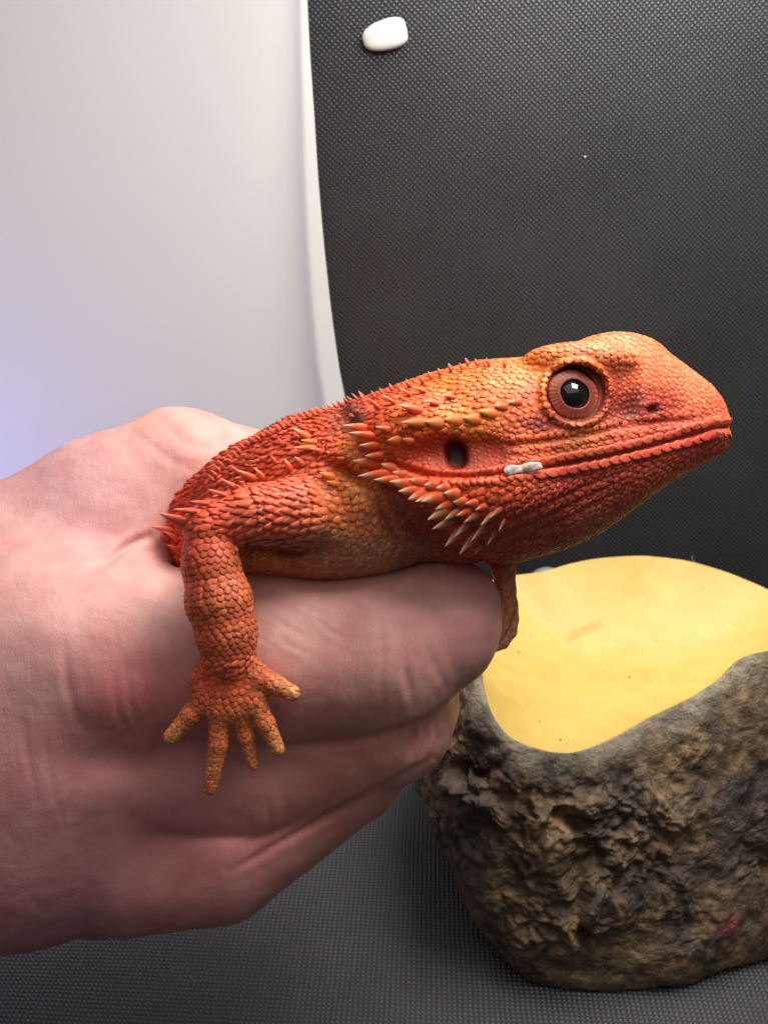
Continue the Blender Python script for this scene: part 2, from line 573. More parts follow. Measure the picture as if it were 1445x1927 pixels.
# ------------------------------------------------------------------ implicit modelling
class Grid:
    def __init__(self, lo, hi, h):
        self.lo = np.array(lo, float)
        self.h = h
        self.n = np.ceil((np.array(hi) - self.lo) / h).astype(int) + 1
        self.F = np.full(self.n, 90.0, np.float32)
        self.ax = [self.lo[i] + h * np.arange(self.n[i]) for i in range(3)]

    def add(self, fn, lo, hi, k=10.0, sub=False):
        i0 = np.clip(np.floor((np.array(lo) - self.lo) / self.h).astype(int), 0, self.n - 1)
        i1 = np.clip(np.ceil((np.array(hi) - self.lo) / self.h).astype(int) + 1, 1, self.n)
        if np.any(i1 <= i0):
            return
        X = self.ax[0][i0[0]:i1[0]][:, None, None].astype(np.float32)
        Y = self.ax[1][i0[1]:i1[1]][None, :, None].astype(np.float32)
        Z = self.ax[2][i0[2]:i1[2]][None, None, :].astype(np.float32)
        d = fn(X, Y, Z)
        s = (slice(i0[0], i1[0]), slice(i0[1], i1[1]), slice(i0[2], i1[2]))
        a = self.F[s]
        if sub:
            d = -d
            hh = np.maximum(k - np.abs(a - d), 0) / k
            self.F[s] = np.maximum(a, d) + hh * hh * k * 0.25
        else:
            hh = np.maximum(k - np.abs(a - d), 0) / k
            self.F[s] = np.minimum(a, d) - hh * hh * k * 0.25

    def cone(self, a, b, ra, rb, k=10.0, sub=False):
        a, b = np.asarray(a, float), np.asarray(b, float)
        m = max(ra, rb) + k + 4 * self.h
        self.add(cone_fn(a, b, ra, rb), np.minimum(a, b) - m, np.maximum(a, b) + m, k, sub)

    def chain(self, pts, k=10.0, ki=None):
        q = [(P(x, y, d), r * (1 + d / FPX)) for x, y, d, r in pts]
        for i in range(len(q) - 1):
            self.cone(q[i][0], q[i + 1][0], q[i][1], q[i + 1][1], k if i == 0 else (ki or k))

    def ell(self, c, r, R=None, k=10.0, sub=False):
        c, r = np.asarray(c, float), np.asarray(r, float)
        m = r.max() + k + 4 * self.h
        self.add(ell_fn(c, r, R), c - m, c + m, k, sub)

    def sample(self, p):
        q = (p - self.lo) / self.h
        q = np.clip(q, 0, np.array(self.n) - 1.001)
        i = q.astype(int)
        f = q - i
        r = 0
        for dx in (0, 1):
            for dy in (0, 1):
                for dz in (0, 1):
                    w = (f[:, 0] if dx else 1 - f[:, 0]) * (f[:, 1] if dy else 1 - f[:, 1]) * (f[:, 2] if dz else 1 - f[:, 2])
                    r = r + w * self.F[i[:, 0] + dx, i[:, 1] + dy, i[:, 2] + dz]
        return r

    def mesh(self):
        F = self.F
        s = F < 0
        c = s[:-1, :-1, :-1].astype(np.int8)
        tot = np.zeros(c.shape, np.int8)
        for dx in (0, 1):
            for dy in (0, 1):
                for dz in (0, 1):
                    tot += s[dx:F.shape[0] - 1 + dx, dy:F.shape[1] - 1 + dy, dz:F.shape[2] - 1 + dz]
        act = np.argwhere((tot > 0) & (tot < 8))
        idm = np.full(tot.shape, -1, np.int32)
        idm[act[:, 0], act[:, 1], act[:, 2]] = np.arange(len(act))
        acc = np.zeros((len(act), 3)); cnt = np.zeros(len(act))
        cor = [(x, y, z) for x in (0, 1) for y in (0, 1) for z in (0, 1)]
        for i in range(8):
            for j in range(i + 1, 8):
                a, b_ = np.array(cor[i]), np.array(cor[j])
                if np.abs(a - b_).sum() != 1:
                    continue
                fa = F[act[:, 0] + a[0], act[:, 1] + a[1], act[:, 2] + a[2]]
                fb = F[act[:, 0] + b_[0], act[:, 1] + b_[1], act[:, 2] + b_[2]]
                x = (fa < 0) != (fb < 0)
                t = np.where(x, fa / np.where(x, fa - fb, 1), 0)
                acc += np.where(x[:, None], a + (b_ - a) * t[:, None], 0)
                cnt += x
        V = self.lo + self.h * (act + acc / cnt[:, None])
        faces = []
        for ax in range(3):
            o1, o2 = [(1, 2), (2, 0), (0, 1)][ax]
            sl0 = [slice(None)] * 3; sl1 = [slice(None)] * 3
            sl0[ax] = slice(0, -1); sl1[ax] = slice(1, None)
            for o in (o1, o2):
                sl0[o] = slice(1, -1); sl1[o] = slice(1, -1)
            a, b_ = s[tuple(sl0)], s[tuple(sl1)]
            e = np.argwhere(a != b_)
            if not len(e):
                continue
            fl = a[e[:, 0], e[:, 1], e[:, 2]]
            e[:, o1] += 1; e[:, o2] += 1
            def cell(d1, d2):
                q = e.copy(); q[:, o1] += d1; q[:, o2] += d2
                return idm[q[:, 0], q[:, 1], q[:, 2]]
            Q = np.stack([cell(-1, -1), cell(0, -1), cell(0, 0), cell(-1, 0)], -1)
            Q[~fl] = Q[~fl][:, ::-1]
            faces.append(Q)
        Q = np.concatenate(faces)
        Q = Q[(Q >= 0).all(1)]
        return V, Q

def cone_fn(a, b, ra, rb):
    ba = b - a
    L2 = max(float(ba @ ba), 1e-6)
    def fn(X, Y, Z):
        x, y, z = X - a[0], Y - a[1], Z - a[2]
        t = np.clip((x * ba[0] + y * ba[1] + z * ba[2]) / L2, 0, 1)
        return np.sqrt((x - ba[0] * t) ** 2 + (y - ba[1] * t) ** 2 + (z - ba[2] * t) ** 2) - (ra + (rb - ra) * t)
    return fn

def ell_fn(c, r, R=None):
    def fn(X, Y, Z):
        x, y, z = X - c[0], Y - c[1], Z - c[2]
        if R is not None:
            x, y, z = (R[0][0] * x + R[0][1] * y + R[0][2] * z, R[1][0] * x + R[1][1] * y + R[1][2] * z, R[2][0] * x + R[2][1] * y + R[2][2] * z)
        k0 = np.sqrt((x / r[0]) ** 2 + (y / r[1]) ** 2 + (z / r[2]) ** 2)
        k1 = np.sqrt((x / r[0] ** 2) ** 2 + (y / r[1] ** 2) ** 2 + (z / r[2] ** 2) ** 2)
        return k0 * (k0 - 1.0) / np.maximum(k1, 1e-6)
    return fn

def laplace(V, Q, it=2, lam=0.5):
    e = np.concatenate([Q[:, [0, 1]], Q[:, [1, 2]], Q[:, [2, 3]], Q[:, [3, 0]]])
    a = np.concatenate([e[:, 0], e[:, 1]]); b_ = np.concatenate([e[:, 1], e[:, 0]])
    cnt = np.bincount(a, minlength=len(V)).astype(float)
    for _ in range(it):
        m = np.stack([np.bincount(a, weights=V[b_, c], minlength=len(V)) for c in range(3)], -1) / np.maximum(cnt, 1)[:, None]
        V = V + lam * (m - V)
    return V

def poly_dist(x, y, pts):
    """distance in px from points to polyline"""
    d = np.full(x.shape, 1e9); tt = np.zeros(x.shape)
    p = np.asarray(pts, float)
    n = len(p) - 1
    for i in range(n):
        ax, ay = p[i]; bx, by = p[i + 1]
        L2 = (bx - ax) ** 2 + (by - ay) ** 2
        t = np.clip(((x - ax) * (bx - ax) + (y - ay) * (by - ay)) / L2, 0, 1)
        dd = np.hypot(x - ax - t * (bx - ax), y - ay - t * (by - ay))
        m = dd < d
        d = np.where(m, dd, d); tt = np.where(m, (i + t) / n, tt)
    return d, tt

# ------------------------------------------------------------------ hand
def build_hand():
    g = Grid(P(-640, 1900, 0) + np.array([-10, -260, 0]), np.array([330, 640, 260]), 6.0)
    # forearm / wrist (runs out of the picture)
    g.chain([(-760, 1330, 110, 330), (-380, 1330, 120, 345), (-140, 1330, 115, 340)], 60)
    # back of the hand, three metacarpal ridges
    g.chain([(-140, 1260, 110, 260), (100, 1235, 70, 215), (235, 1235, 45, 168)], 90)
    g.chain([(-140, 1380, 110, 290), (60, 1420, 90, 225), (215, 1425, 70, 160)], 80)
    g.chain([(-140, 1460, 130, 270), (60, 1545, 120, 215), (230, 1575, 110, 150)], 80)
    # thumb: metacarpal, joint hump, then behind the animal
    g.chain([(-190, 1220, 130, 215), (40, 1075, 190, 150), (205, 975, 225, 138), (338, 894, 260, 121)], 85)
    g.chain([(338, 892, 260, 121), (520, 935, 340, 112), (690, 985, 370, 98), (780, 1010, 360, 82)], 30)
    # index finger
    g.chain([(235, 1235, 45, 165), (520, 1234, 40, 160), (722, 1222, 42, 152), (815, 1182, 50, 120)], 45, 25)
    g.chain([(700, 1160, 55, 105), (850, 1140, 60, 90)], 30)
    g.chain([(815, 1175, 50, 120), (806, 1165, 130, 118), (760, 1180, 270, 120), (610, 1185, 330, 105)], 20)
    # middle finger
    g.chain([(215, 1430, 72, 155), (480, 1432, 105, 138), (725, 1352, 150, 126)], 7)
    g.chain([(725, 1345, 110, 128), (745, 1320, 200, 116), (690, 1300, 330, 100), (560, 1290, 370, 90)], 16)
    # ring finger
    g.chain([(250, 1600, 105, 155), (410, 1600, 125, 132), (650, 1448, 190, 104)], 10)
    g.chain([(660, 1440, 175, 102), (690, 1410, 260, 95), (600, 1390, 370, 85)], 14)
    # little finger, mostly hidden
    g.chain([(190, 1640, 190, 120), (400, 1610, 240, 95), (560, 1500, 280, 80), (540, 1470, 370, 70)], 14)
    g.ell(P(312, 1036, 10), (34, 120, 30), None, 22, sub=True)
    V, Q = g.mesh()
    V = laplace(V, Q, 4)
    n = vnormals(V, Q)
    x, y = pix(V)
    front = n[:, 1] < 0.25
    def groove(pts, depth, width, bulge=0.35):
        nonlocal V
        d, t = poly_dist(x, y, pts)
        f = np.sin(math.pi * np.clip(t, 0.03, 0.97)) ** 0.6
        a = np.exp(-(d / width) ** 2) - bulge * np.exp(-((d - 2.0 * width) / (1.2 * width)) ** 2)
        V = V - n * (a * depth * f * front)[:, None]
    groove([(200, 1058), (232, 1034), (258, 1018), (292, 1006)], 9, 7)
    groove([(150, 1085), (190, 1062), (225, 1040)], 3, 9)
    groove([(715, 1150), (722, 1230), (716, 1320)], 2.5, 9)
    groove([(762, 1180), (760, 1255), (775, 1330)], 4, 8)
    groove([(800, 1210), (825, 1265), (842, 1300)], 2.2, 8)
    groove([(740, 1170), (742, 1250), (745, 1330)], 1.5, 7)
    for x0 in (776, 800, 822):
        groove([(x0, 1360), (x0 + 3, 1390), (x0 - 5, 1425)], 6, 6)
    groove([(500, 1505), (509, 1540), (498, 1590)], 2.2, 6)
    groove([(468, 1530), (474, 1560), (462, 1605)], 2.0, 6)
    groove([(530, 1490), (538, 1515), (532, 1550)], 1.6, 6)
    groove([(300, 790), (345, 830), (400, 850)], 1.8, 9)
    groove([(250, 815), (310, 860), (370, 890)], 1.5, 9)
    for x0, y0, x1, y1 in [(240, 1250, 270, 1390), (265, 1240, 300, 1380), (290, 1250, 325, 1370), (215, 1270, 240, 1380), (315, 1180, 345, 1300), (120, 1200, 150, 1370)]:
        groove([(x0, y0), ((x0 + x1) / 2 - 8, (y0 + y1) / 2), (x1, y1)], 2.2, 8)
    groove([(40, 1330), (52, 1420), (75, 1530)], 1.6, 6)
    groove([(85, 1380), (92, 1450), (120, 1560)], 1.4, 6)
    groove([(430, 1640), (520, 1590), (640, 1525), (740, 1470), (815, 1426)], 10, 7, .12)
    groove([(430, 1398), (600, 1404), (700, 1389), (800, 1354), (868, 1316)], 8, 7, .12)
    for x0, y0, a_, L_ in [(470, 1110, .5, 60), (500, 1150, .6, 80), (540, 1120, .5, 70), (450, 1180, .5, 60), (590, 1160, .7, 60), (520, 1200, .45, 70), (620, 1110, .6, 60)]:
        groove([(x0, y0), (x0 + L_ * .5, y0 + L_ * .5 * a_ + 4), (x0 + L_, y0 + L_ * a_)], 1.3, 4.5)
    # knuckle and tendon undulation
    def blob(px, py, rx, ry, hgt):
        nonlocal V
        V = V + n * (hgt * np.exp(-((x - px) / rx) ** 2 - ((y - py) / ry) ** 2) * front)[:, None]
    blob(230, 1320, 90, 60, 12)
    blob(230, 1440, 110, 40, -16)
    blob(420, 1595, 85, 45, 14)
    blob(600, 1190, 120, 60, -8)
    blob(80, 1180, 90, 120, 8)
    V = V + n * (2.2 * fbm(V / 60, 3))[:, None]
    # skin tone regions (pigment / blood colour)
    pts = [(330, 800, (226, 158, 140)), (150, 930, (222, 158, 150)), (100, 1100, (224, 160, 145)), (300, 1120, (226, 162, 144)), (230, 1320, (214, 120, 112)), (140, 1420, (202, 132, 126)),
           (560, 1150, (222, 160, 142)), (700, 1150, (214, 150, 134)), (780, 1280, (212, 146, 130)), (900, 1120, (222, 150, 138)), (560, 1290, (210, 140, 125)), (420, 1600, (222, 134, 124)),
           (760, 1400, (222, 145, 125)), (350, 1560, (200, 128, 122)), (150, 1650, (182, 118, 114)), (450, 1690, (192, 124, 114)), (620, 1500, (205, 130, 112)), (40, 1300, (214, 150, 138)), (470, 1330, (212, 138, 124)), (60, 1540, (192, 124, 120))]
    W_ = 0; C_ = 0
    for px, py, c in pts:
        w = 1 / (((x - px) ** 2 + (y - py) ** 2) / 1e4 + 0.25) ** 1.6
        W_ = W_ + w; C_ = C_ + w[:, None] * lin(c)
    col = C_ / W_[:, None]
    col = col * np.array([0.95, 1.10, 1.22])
    mot = fbm(V / 45, 4)[:, None]
    col = col * (1 + np.array([0.06, 0.20, 0.18]) * mot)
    dry = np.clip(fbm(V / 9, 3) * 2.2 - 0.55, 0, 1) * np.exp(-((x - 215) / 75) ** 2 - ((y - 1335) / 35) ** 2)
    col = col * (1 - .6 * dry[:, None]) + lin((236, 205, 195)) * .6 * dry[:, None]
    base = P(-300, 1760, 100)
    L0 = to_world(base)
    m, nt, nd, lk, b = mat_new("skin")
    at = N(nt, "ShaderNodeAttribute", attribute_name="Col")
    tc = N(nt, "ShaderNodeTexCoord")
    mp = N(nt, "ShaderNodeMapping")
    mp.inputs["Scale"].default_value = (1.0, 1.0, 0.35)
    mp.inputs["Rotation"].default_value = (0, 0.25, 0)
    lk.new(tc.outputs["Object"], mp.inputs[0])
    vor = N(nt, "ShaderNodeTexVoronoi", feature='DISTANCE_TO_EDGE')
    vor.inputs["Scale"].default_value = 2200
    lk.new(mp.outputs[0], vor.inputs["Vector"])
    cr = math_node(nt, 'MINIMUM', vor.outputs["Distance"], 0.18)
    n1 = noise_node(nt, mp.outputs[0], 900, 5, 0.6, 0.6)
    n0 = noise_node(nt, mp.outputs[0], 320, 3, 0.5, 0.8)
    sp = noise_node(nt, tc.outputs["Object"], 240, 4, 0.6)
    lk.new(mixc(nt, 1.0, at.outputs["Color"], ramp(nt, sp, [(0.3, (.93, .86, .86)), (0.65, (1.04, 1.02, 1.02))]), 'MULTIPLY'), b.inputs["Base Color"])
    b.inputs["Roughness"].default_value = 0.54
    b.inputs["Specular IOR Level"].default_value = 0.4
    b.inputs["Subsurface Weight"].default_value = 0.12
    b.inputs["Subsurface Radius"].default_value = (1.0, 0.35, 0.2)
    b.inputs["Subsurface Scale"].default_value = 0.0014
    mv_ = N(nt, "ShaderNodeMapping")
    mv_.inputs["Scale"].default_value = (1.0, 0.5, 0.16)
    mv_.inputs["Rotation"].default_value = (0, -0.18, 0)
    lk.new(tc.outputs["Object"], mv_.inputs[0])
    nv1 = noise_node(nt, mv_.outputs[0], 650, 5, 0.62, 0.9)
    md_ = N(nt, "ShaderNodeMapping")
    md_.inputs["Scale"].default_value = (0.3, 0.6, 1.0)
    md_.inputs["Rotation"].default_value = (0, 0.6, 0)
    lk.new(tc.outputs["Object"], md_.inputs[0])
    nv2 = noise_node(nt, md_.outputs[0], 900, 4, 0.6, 0.7)
    h0 = bump(nt, nv1, 0.15, 0.0006)
    h00 = bump(nt, nv2, 0.12, 0.0004, h0)
    h1 = bump(nt, n0, 0.14, 0.0009, h00)
    h2 = bump(nt, n1, 0.22, 0.0003, h1)
    lk.new(bump(nt, cr, 0.12, 0.0005, h2), b.inputs["Normal"])
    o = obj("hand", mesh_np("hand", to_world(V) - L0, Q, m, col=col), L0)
    tag(o, "bare pale pink hand curled round the orange lizard from beneath", "hand")
    return g
GH = build_hand()

# ------------------------------------------------------------------ bearded dragon
HEAD_X = [600, 680, 760, 800, 860, 900, 940, 980, 1020, 1060, 1090, 1120, 1150, 1180, 1210, 1240, 1270, 1300, 1330, 1350, 1360, 1366, 1368]
HEAD_T = [780, 752, 722, 708, 692, 682, 679, 676, 667, 655, 647, 639, 633, 635, 643, 657, 679, 701, 723, 745, 762, 778, 800]
HEAD_B = [1060, 1066, 1066, 1066, 1062, 1064, 1061, 1056, 1046, 1034, 1021, 1008, 988, 966, 944, 921, 902, 884, 867, 858, 851, 842, 812]
HEAD_M = [880, 885, 888, 888, 882, 876, 872, 868, 863, 858, 854, 850, 846, 840, 833, 826, 819, 812, 807, 805, 804, 804, 803]
HEAD_W = [118, 140, 158, 164, 170, 170, 167, 162, 155, 147, 140, 132, 123, 113, 103, 94, 85, 75, 60, 44, 31, 17, 4]
def head_fn(X, Y, Z):
    px = X + CX
    xf = px.ravel()
    sh = px.shape
    I = lambda a: np.interp(xf, HEAD_X, a).astype(np.float32).reshape(sh)
    T, B, M, Wd = CY - I(HEAD_T), CY - I(HEAD_B), CY - I(HEAD_M), I(HEAD_W)
    up = Z > M
    a = np.where(up, np.maximum(T - M, 2), np.maximum(M - B, 2))
    nn = np.where(up, 2.5, 1.85)
    rz = np.abs(Z - M) / a
    ry = np.abs(Y) / np.maximum(Wd, 2)
    r = (rz ** nn + ry ** nn + 1e-9) ** (1 / nn)
    # distance-like scale: between the two half axes
    sc = np.where(r > 1e-3, np.sqrt((rz * a) ** 2 + (ry * Wd) ** 2) / np.maximum(r, 1e-3), np.minimum(a, Wd))
    f = (r - 1) * np.minimum(sc, 120) * 0.85
    f = np.maximum(f, (px - 1368))
    # rear edge of the beard
    py = CY - Z
    xr = np.interp(py.ravel(), [600, 720, 770, 800, 850, 890, 930, 990, 1040, 1070], [430, 520, 640, 668, 690, 712, 762, 830, 882, 930]).astype(np.float32).reshape(py.shape)
    cut = (xr - px) * 0.75
    k = 26.0
    hh = np.maximum(k - np.abs(f - cut), 0) / k
    return np.maximum(f, cut) + hh * hh * k * 0.25

UARM = [(655, 972, -40, 72), (560, 965, -105, 62), (470, 968, -150, 52), (394, 988, -172, 43)]
FARM = [(392, 1000, -174, 44), (397, 1060, -176, 51), (412, 1130, -176, 60), (427, 1190, -172, 55), (431, 1232, -168, 49)]
PALM = [(430, 1232, -166, 50), (428, 1300, -162, 46)]
DIGITS = [[(478, 1268, -160, 24), (515, 1288, -162, 19.5), (550, 1304, -158, 15)],
          [(478, 1318, -158, 23), (500, 1362, -156, 18), (523, 1409, -148, 13.5)],
          [(450, 1335, -156, 23), (463, 1385, -148, 16), (477, 1440, -135, 10)],
          [(415, 1335, -158, 23), (411, 1400, -152, 18.5), (396, 1485, -140, 12)],
          [(386, 1310, -160, 22), (360, 1345, -160, 18.5), (322, 1386, -154, 14)]]
FARARM = [(930, 1010, 95, 40), (948, 1070, 115, 22), (950, 1110, 118, 20), (952, 1145, 118, 20)]
FARDIG = [[(960, 1135, 118, 14), (965, 1165, 116, 11), (961, 1190, 110, 11), (946, 1210, 102, 11), (928, 1219, 94, 9), (910, 1221, 88, 6)],
          [(950, 1150, 102, 13), (948, 1178, 92, 9.5), (936, 1200, 84, 8.5), (920, 1212, 78, 6)],
          [(942, 1145, 98, 12), (936, 1172, 86, 9), (926, 1192, 78, 7)]]

def chain_sdf(pts, V):
    r = np.full(len(V), 1e9)
    q = [(P(x, y, d), rr * (1 + d / FPX)) for x, y, d, rr in pts]
    for i in range(len(q) - 1):
        r = np.minimum(r, cone_fn(q[i][0], q[i + 1][0], q[i][1], q[i + 1][1])(V[:, 0], V[:, 1], V[:, 2]))
    return r

def build_dragon_field():
    g = Grid(np.array([-470, -270, CY - 1510]), np.array([660, 430, CY - 612]), 3.0)
    # trunk, curving away into the grip
    g.chain([(800, 905, 10, 138), (700, 915, 25, 150), (600, 935, 55, 148), (500, 965, 100, 128), (420, 990, 170, 98), (385, 1000, 260, 90), (330, 1030, 380, 80)], 40)
    # flank bulge low on the near side, shoulder
    g.ell(P(560, 1010, 20), (190, 120, 66), None, 50)
    g.ell(P(640, 1005, 10), (150, 118, 72), None, 40)
    # chest below the beard, resting on the finger
    g.ell(P(850, 1006, 45), (100, 95, 60), None, 25)
    # head
    g.add(head_fn, (-190, -215, CY - 1090), (655, 215, CY - 600), 14)
    # cheek pad behind the ear and brow ridge, both sides
    for sgn in (-1, 1):
        g.ell((P(775, 815, 0) + np.array([0, sgn * 120, 0])), (85, 52, 48), None, 30)
        g.ell((P(1075, 690, 0) + np.array([0, sgn * 98, 0])), (95, 36, 28), None, 24)
        g.ell((P(905, 925, 0) + np.array([0, sgn * 128, 0])), (110, 45, 55), None, 40)
    g.ell(P(1160, 668, 0), (80, 62, 34), None, 20)
    # hollow under the upper arm
    g.cone(P(440, 1020, -92), P(615, 1034, -114), 20, 17, 16, sub=True)
    # near fore leg
    g.chain(UARM, 22, 12)
    g.chain(FARM, 12, 12)
    g.ell(P(430, 1292, -160), (66, 30, 66), None, 18)
    for dg in DIGITS:
        g.chain(dg, 12, 6)
    # far fore leg gripping the finger
    g.chain(FARARM, 16, 8)
    for dg in FARDIG:
        g.chain(dg, 7, 4)
    return g
GD = build_dragon_field()
DV, DQ = GD.mesh()
DV = laplace(DV, DQ, 3)

def mir_pix(V):
    """pixel of the near-side twin of each point"""
    q = V.copy()
    q[:, 1] = -np.abs(q[:, 1])
    return pix(q)

EYE = (1083, 740)
def displace_dragon(V, Q):
    n = vnormals(V, Q)
    x, y = mir_pix(V)
    isarm = np.minimum(chain_sdf(UARM[1:], V), chain_sdf(FARM, V)) < 6
    side = (np.abs(n[:, 1]) > 0.25) & (~isarm) & (V[:, 0] + CX > 640)
    D = np.zeros(len(V))
    # eye: outer fold, groove, sunken socket
    r = np.hypot((x - EYE[0]) / 1.02, (y - EYE[1]) / 0.98)
    D += side * (8 * np.exp(-((r - 62) / 7) ** 2) - 9 * np.exp(-((r - 51) / 5) ** 2))
    D += side * (-22 * np.clip((49 - r) / 7, 0, 1))
    # hollow in front of the eye, nostril
    D += side * (-9 * np.exp(-((x - 1180) / 45) ** 2 - ((y - 770) / 28) ** 2))
    D += side * (6 * np.exp(-((x - 1225) / 24) ** 2 - ((y - 768) / 18) ** 2) - 14 * np.exp(-((x - 1228) / 9) ** 2 - ((y - 771) / 8) ** 2))
    # mouth line and lip rolls
    lip = [(1372, 803), (1345, 806), (1300, 820), (1240, 836), (1180, 851), (1120, 864), (1060, 874), (1000, 883), (940, 893)]
    d, t = poly_dist(x, y, lip)
    D += side * (-8 * np.exp(-(d / 3.5) ** 2) + 3 * np.exp(-((d - 14) / 8) ** 2)) * np.clip((1.02 - t) * 6, 0, 1)
    # crease under the cheek from the mouth corner to the ear
    d, t = poly_dist(x, y, [(985, 878), (930, 893), (870, 897), (800, 893), (735, 872)])
    D += side * (-9 * np.exp(-(d / 7) ** 2))
    # suborbital crease
    d, t = poly_dist(x, y, [(960, 838), (1020, 832), (1090, 822), (1160, 806), (1240, 795), (1300, 790)])
    D += side * (-2 * np.exp(-(d / 6) ** 2) + 1.5 * np.exp(-((d - 12) / 7) ** 2))
    # ear: shallow hollow and the opening
    D += side * (-16 * np.exp(-(((x - 868) / 88) ** 2 + ((y - 852) / 34) ** 2) ** 2))
    D += side * (-22 * np.exp(-(((x - 858) / 21) ** 2 + ((y - 853) / 25) ** 2) ** 3))
    V = V + n * D[:, None]
    # soft skin folds on the neck and under the arm
    x, y = pix(V)
    fr = n[:, 1] < 0.2
    def fold(pts, dep, w):
        nonlocal V
        d, t = poly_dist(x, y, pts)
        V = V - n * (fr * dep * np.exp(-(d / w) ** 2) * np.sin(math.pi * np.clip(t, .05, .95)))[:, None]
    fold([(600, 868), (640, 880), (678, 905), (695, 940)], 26, 14)
    fold([(700, 905), (712, 960), (735, 1010), (770, 1040)], 10, 9)
    fold([(720, 900), (745, 960), (790, 1010), (840, 1045)], 7, 9)
    fold([(440, 1025), (520, 1035), (600, 1030), (660, 1030)], 5, 14)
    # throat furrows
    for o in (0, 22, 44):
        fold([(900, 1040 - o), (1000, 1010 - o), (1100, 960 - o), (1200, 905 - o * .6)], 3.5, 6)
    return V
DV = displace_dragon(DV, DQ)
DN = vnormals(DV, DQ)

ARM_D = np.minimum(chain_sdf(UARM[1:], DV), chain_sdf(FARM, DV))
HAND_D = np.minimum.reduce([chain_sdf(PALM, DV)] + [chain_sdf(q, DV) for q in DIGITS] + [ell_fn(P(430, 1292, -160), np.array([66, 30, 66]))(DV[:, 0], DV[:, 1], DV[:, 2])])
FAR_D = np.minimum.reduce([chain_sdf(FARARM[1:], DV)] + [chain_sdf(q, DV) for q in FARDIG])

# px, py, pigment sRGB, scale size, spikiness, flow dx, dy (screen, y down)
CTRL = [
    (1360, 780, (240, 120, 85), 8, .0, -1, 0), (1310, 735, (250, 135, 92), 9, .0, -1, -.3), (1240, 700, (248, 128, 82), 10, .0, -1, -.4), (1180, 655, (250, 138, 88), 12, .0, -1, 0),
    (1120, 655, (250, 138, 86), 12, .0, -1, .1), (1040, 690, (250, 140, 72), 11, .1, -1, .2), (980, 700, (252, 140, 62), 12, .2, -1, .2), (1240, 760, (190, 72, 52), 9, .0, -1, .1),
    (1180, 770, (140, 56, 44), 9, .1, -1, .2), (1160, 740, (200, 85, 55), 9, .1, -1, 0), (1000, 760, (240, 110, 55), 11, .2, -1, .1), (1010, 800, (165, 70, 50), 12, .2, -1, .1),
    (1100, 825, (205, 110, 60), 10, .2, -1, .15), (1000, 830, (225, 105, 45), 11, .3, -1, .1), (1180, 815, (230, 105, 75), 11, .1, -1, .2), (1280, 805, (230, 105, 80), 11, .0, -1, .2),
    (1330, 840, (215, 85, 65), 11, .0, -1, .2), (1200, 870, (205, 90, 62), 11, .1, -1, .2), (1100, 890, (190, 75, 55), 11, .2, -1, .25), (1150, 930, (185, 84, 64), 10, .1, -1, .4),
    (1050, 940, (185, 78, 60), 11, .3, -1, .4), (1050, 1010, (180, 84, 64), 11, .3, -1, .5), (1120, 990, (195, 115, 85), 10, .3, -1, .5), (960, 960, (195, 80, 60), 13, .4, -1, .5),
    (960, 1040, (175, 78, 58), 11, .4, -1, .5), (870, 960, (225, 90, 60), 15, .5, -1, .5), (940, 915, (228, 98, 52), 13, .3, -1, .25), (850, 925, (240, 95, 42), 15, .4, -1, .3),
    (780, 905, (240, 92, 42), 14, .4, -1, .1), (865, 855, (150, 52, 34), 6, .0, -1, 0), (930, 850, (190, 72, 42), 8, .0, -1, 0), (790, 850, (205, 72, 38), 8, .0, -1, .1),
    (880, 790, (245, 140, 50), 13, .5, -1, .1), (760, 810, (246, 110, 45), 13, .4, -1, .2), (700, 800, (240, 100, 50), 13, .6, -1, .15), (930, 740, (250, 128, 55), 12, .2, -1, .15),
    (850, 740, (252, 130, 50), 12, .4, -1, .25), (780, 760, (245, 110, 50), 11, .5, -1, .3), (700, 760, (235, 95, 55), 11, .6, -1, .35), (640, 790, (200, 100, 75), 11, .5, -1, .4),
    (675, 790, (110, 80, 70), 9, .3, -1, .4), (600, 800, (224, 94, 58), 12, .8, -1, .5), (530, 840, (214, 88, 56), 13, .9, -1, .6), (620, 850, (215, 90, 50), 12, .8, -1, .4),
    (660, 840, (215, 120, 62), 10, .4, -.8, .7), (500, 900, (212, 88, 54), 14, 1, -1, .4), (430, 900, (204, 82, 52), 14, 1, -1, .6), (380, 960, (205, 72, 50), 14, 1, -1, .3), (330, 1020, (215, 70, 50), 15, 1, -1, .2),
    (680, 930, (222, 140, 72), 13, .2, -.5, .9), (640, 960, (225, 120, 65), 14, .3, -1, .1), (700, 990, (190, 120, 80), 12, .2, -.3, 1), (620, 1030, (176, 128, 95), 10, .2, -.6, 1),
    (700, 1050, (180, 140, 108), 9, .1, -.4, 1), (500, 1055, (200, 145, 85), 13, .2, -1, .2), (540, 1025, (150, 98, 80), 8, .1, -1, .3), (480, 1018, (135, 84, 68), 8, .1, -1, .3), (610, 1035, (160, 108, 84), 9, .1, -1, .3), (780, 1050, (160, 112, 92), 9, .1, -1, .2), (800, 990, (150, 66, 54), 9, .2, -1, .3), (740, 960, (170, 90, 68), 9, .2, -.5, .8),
]
CT = np.array([(a, b_) for a, b_, *_ in CTRL], float)
CC = np.array([lin(c[2]) for c in CTRL])
CP = np.array([c[3:7] for c in CTRL], float)

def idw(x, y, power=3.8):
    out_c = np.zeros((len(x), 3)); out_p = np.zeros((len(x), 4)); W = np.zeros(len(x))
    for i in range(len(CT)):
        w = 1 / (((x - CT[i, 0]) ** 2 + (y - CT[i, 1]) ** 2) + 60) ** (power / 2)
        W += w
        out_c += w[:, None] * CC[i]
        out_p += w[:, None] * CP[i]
    return out_c / W[:, None], out_p / W[:, None]

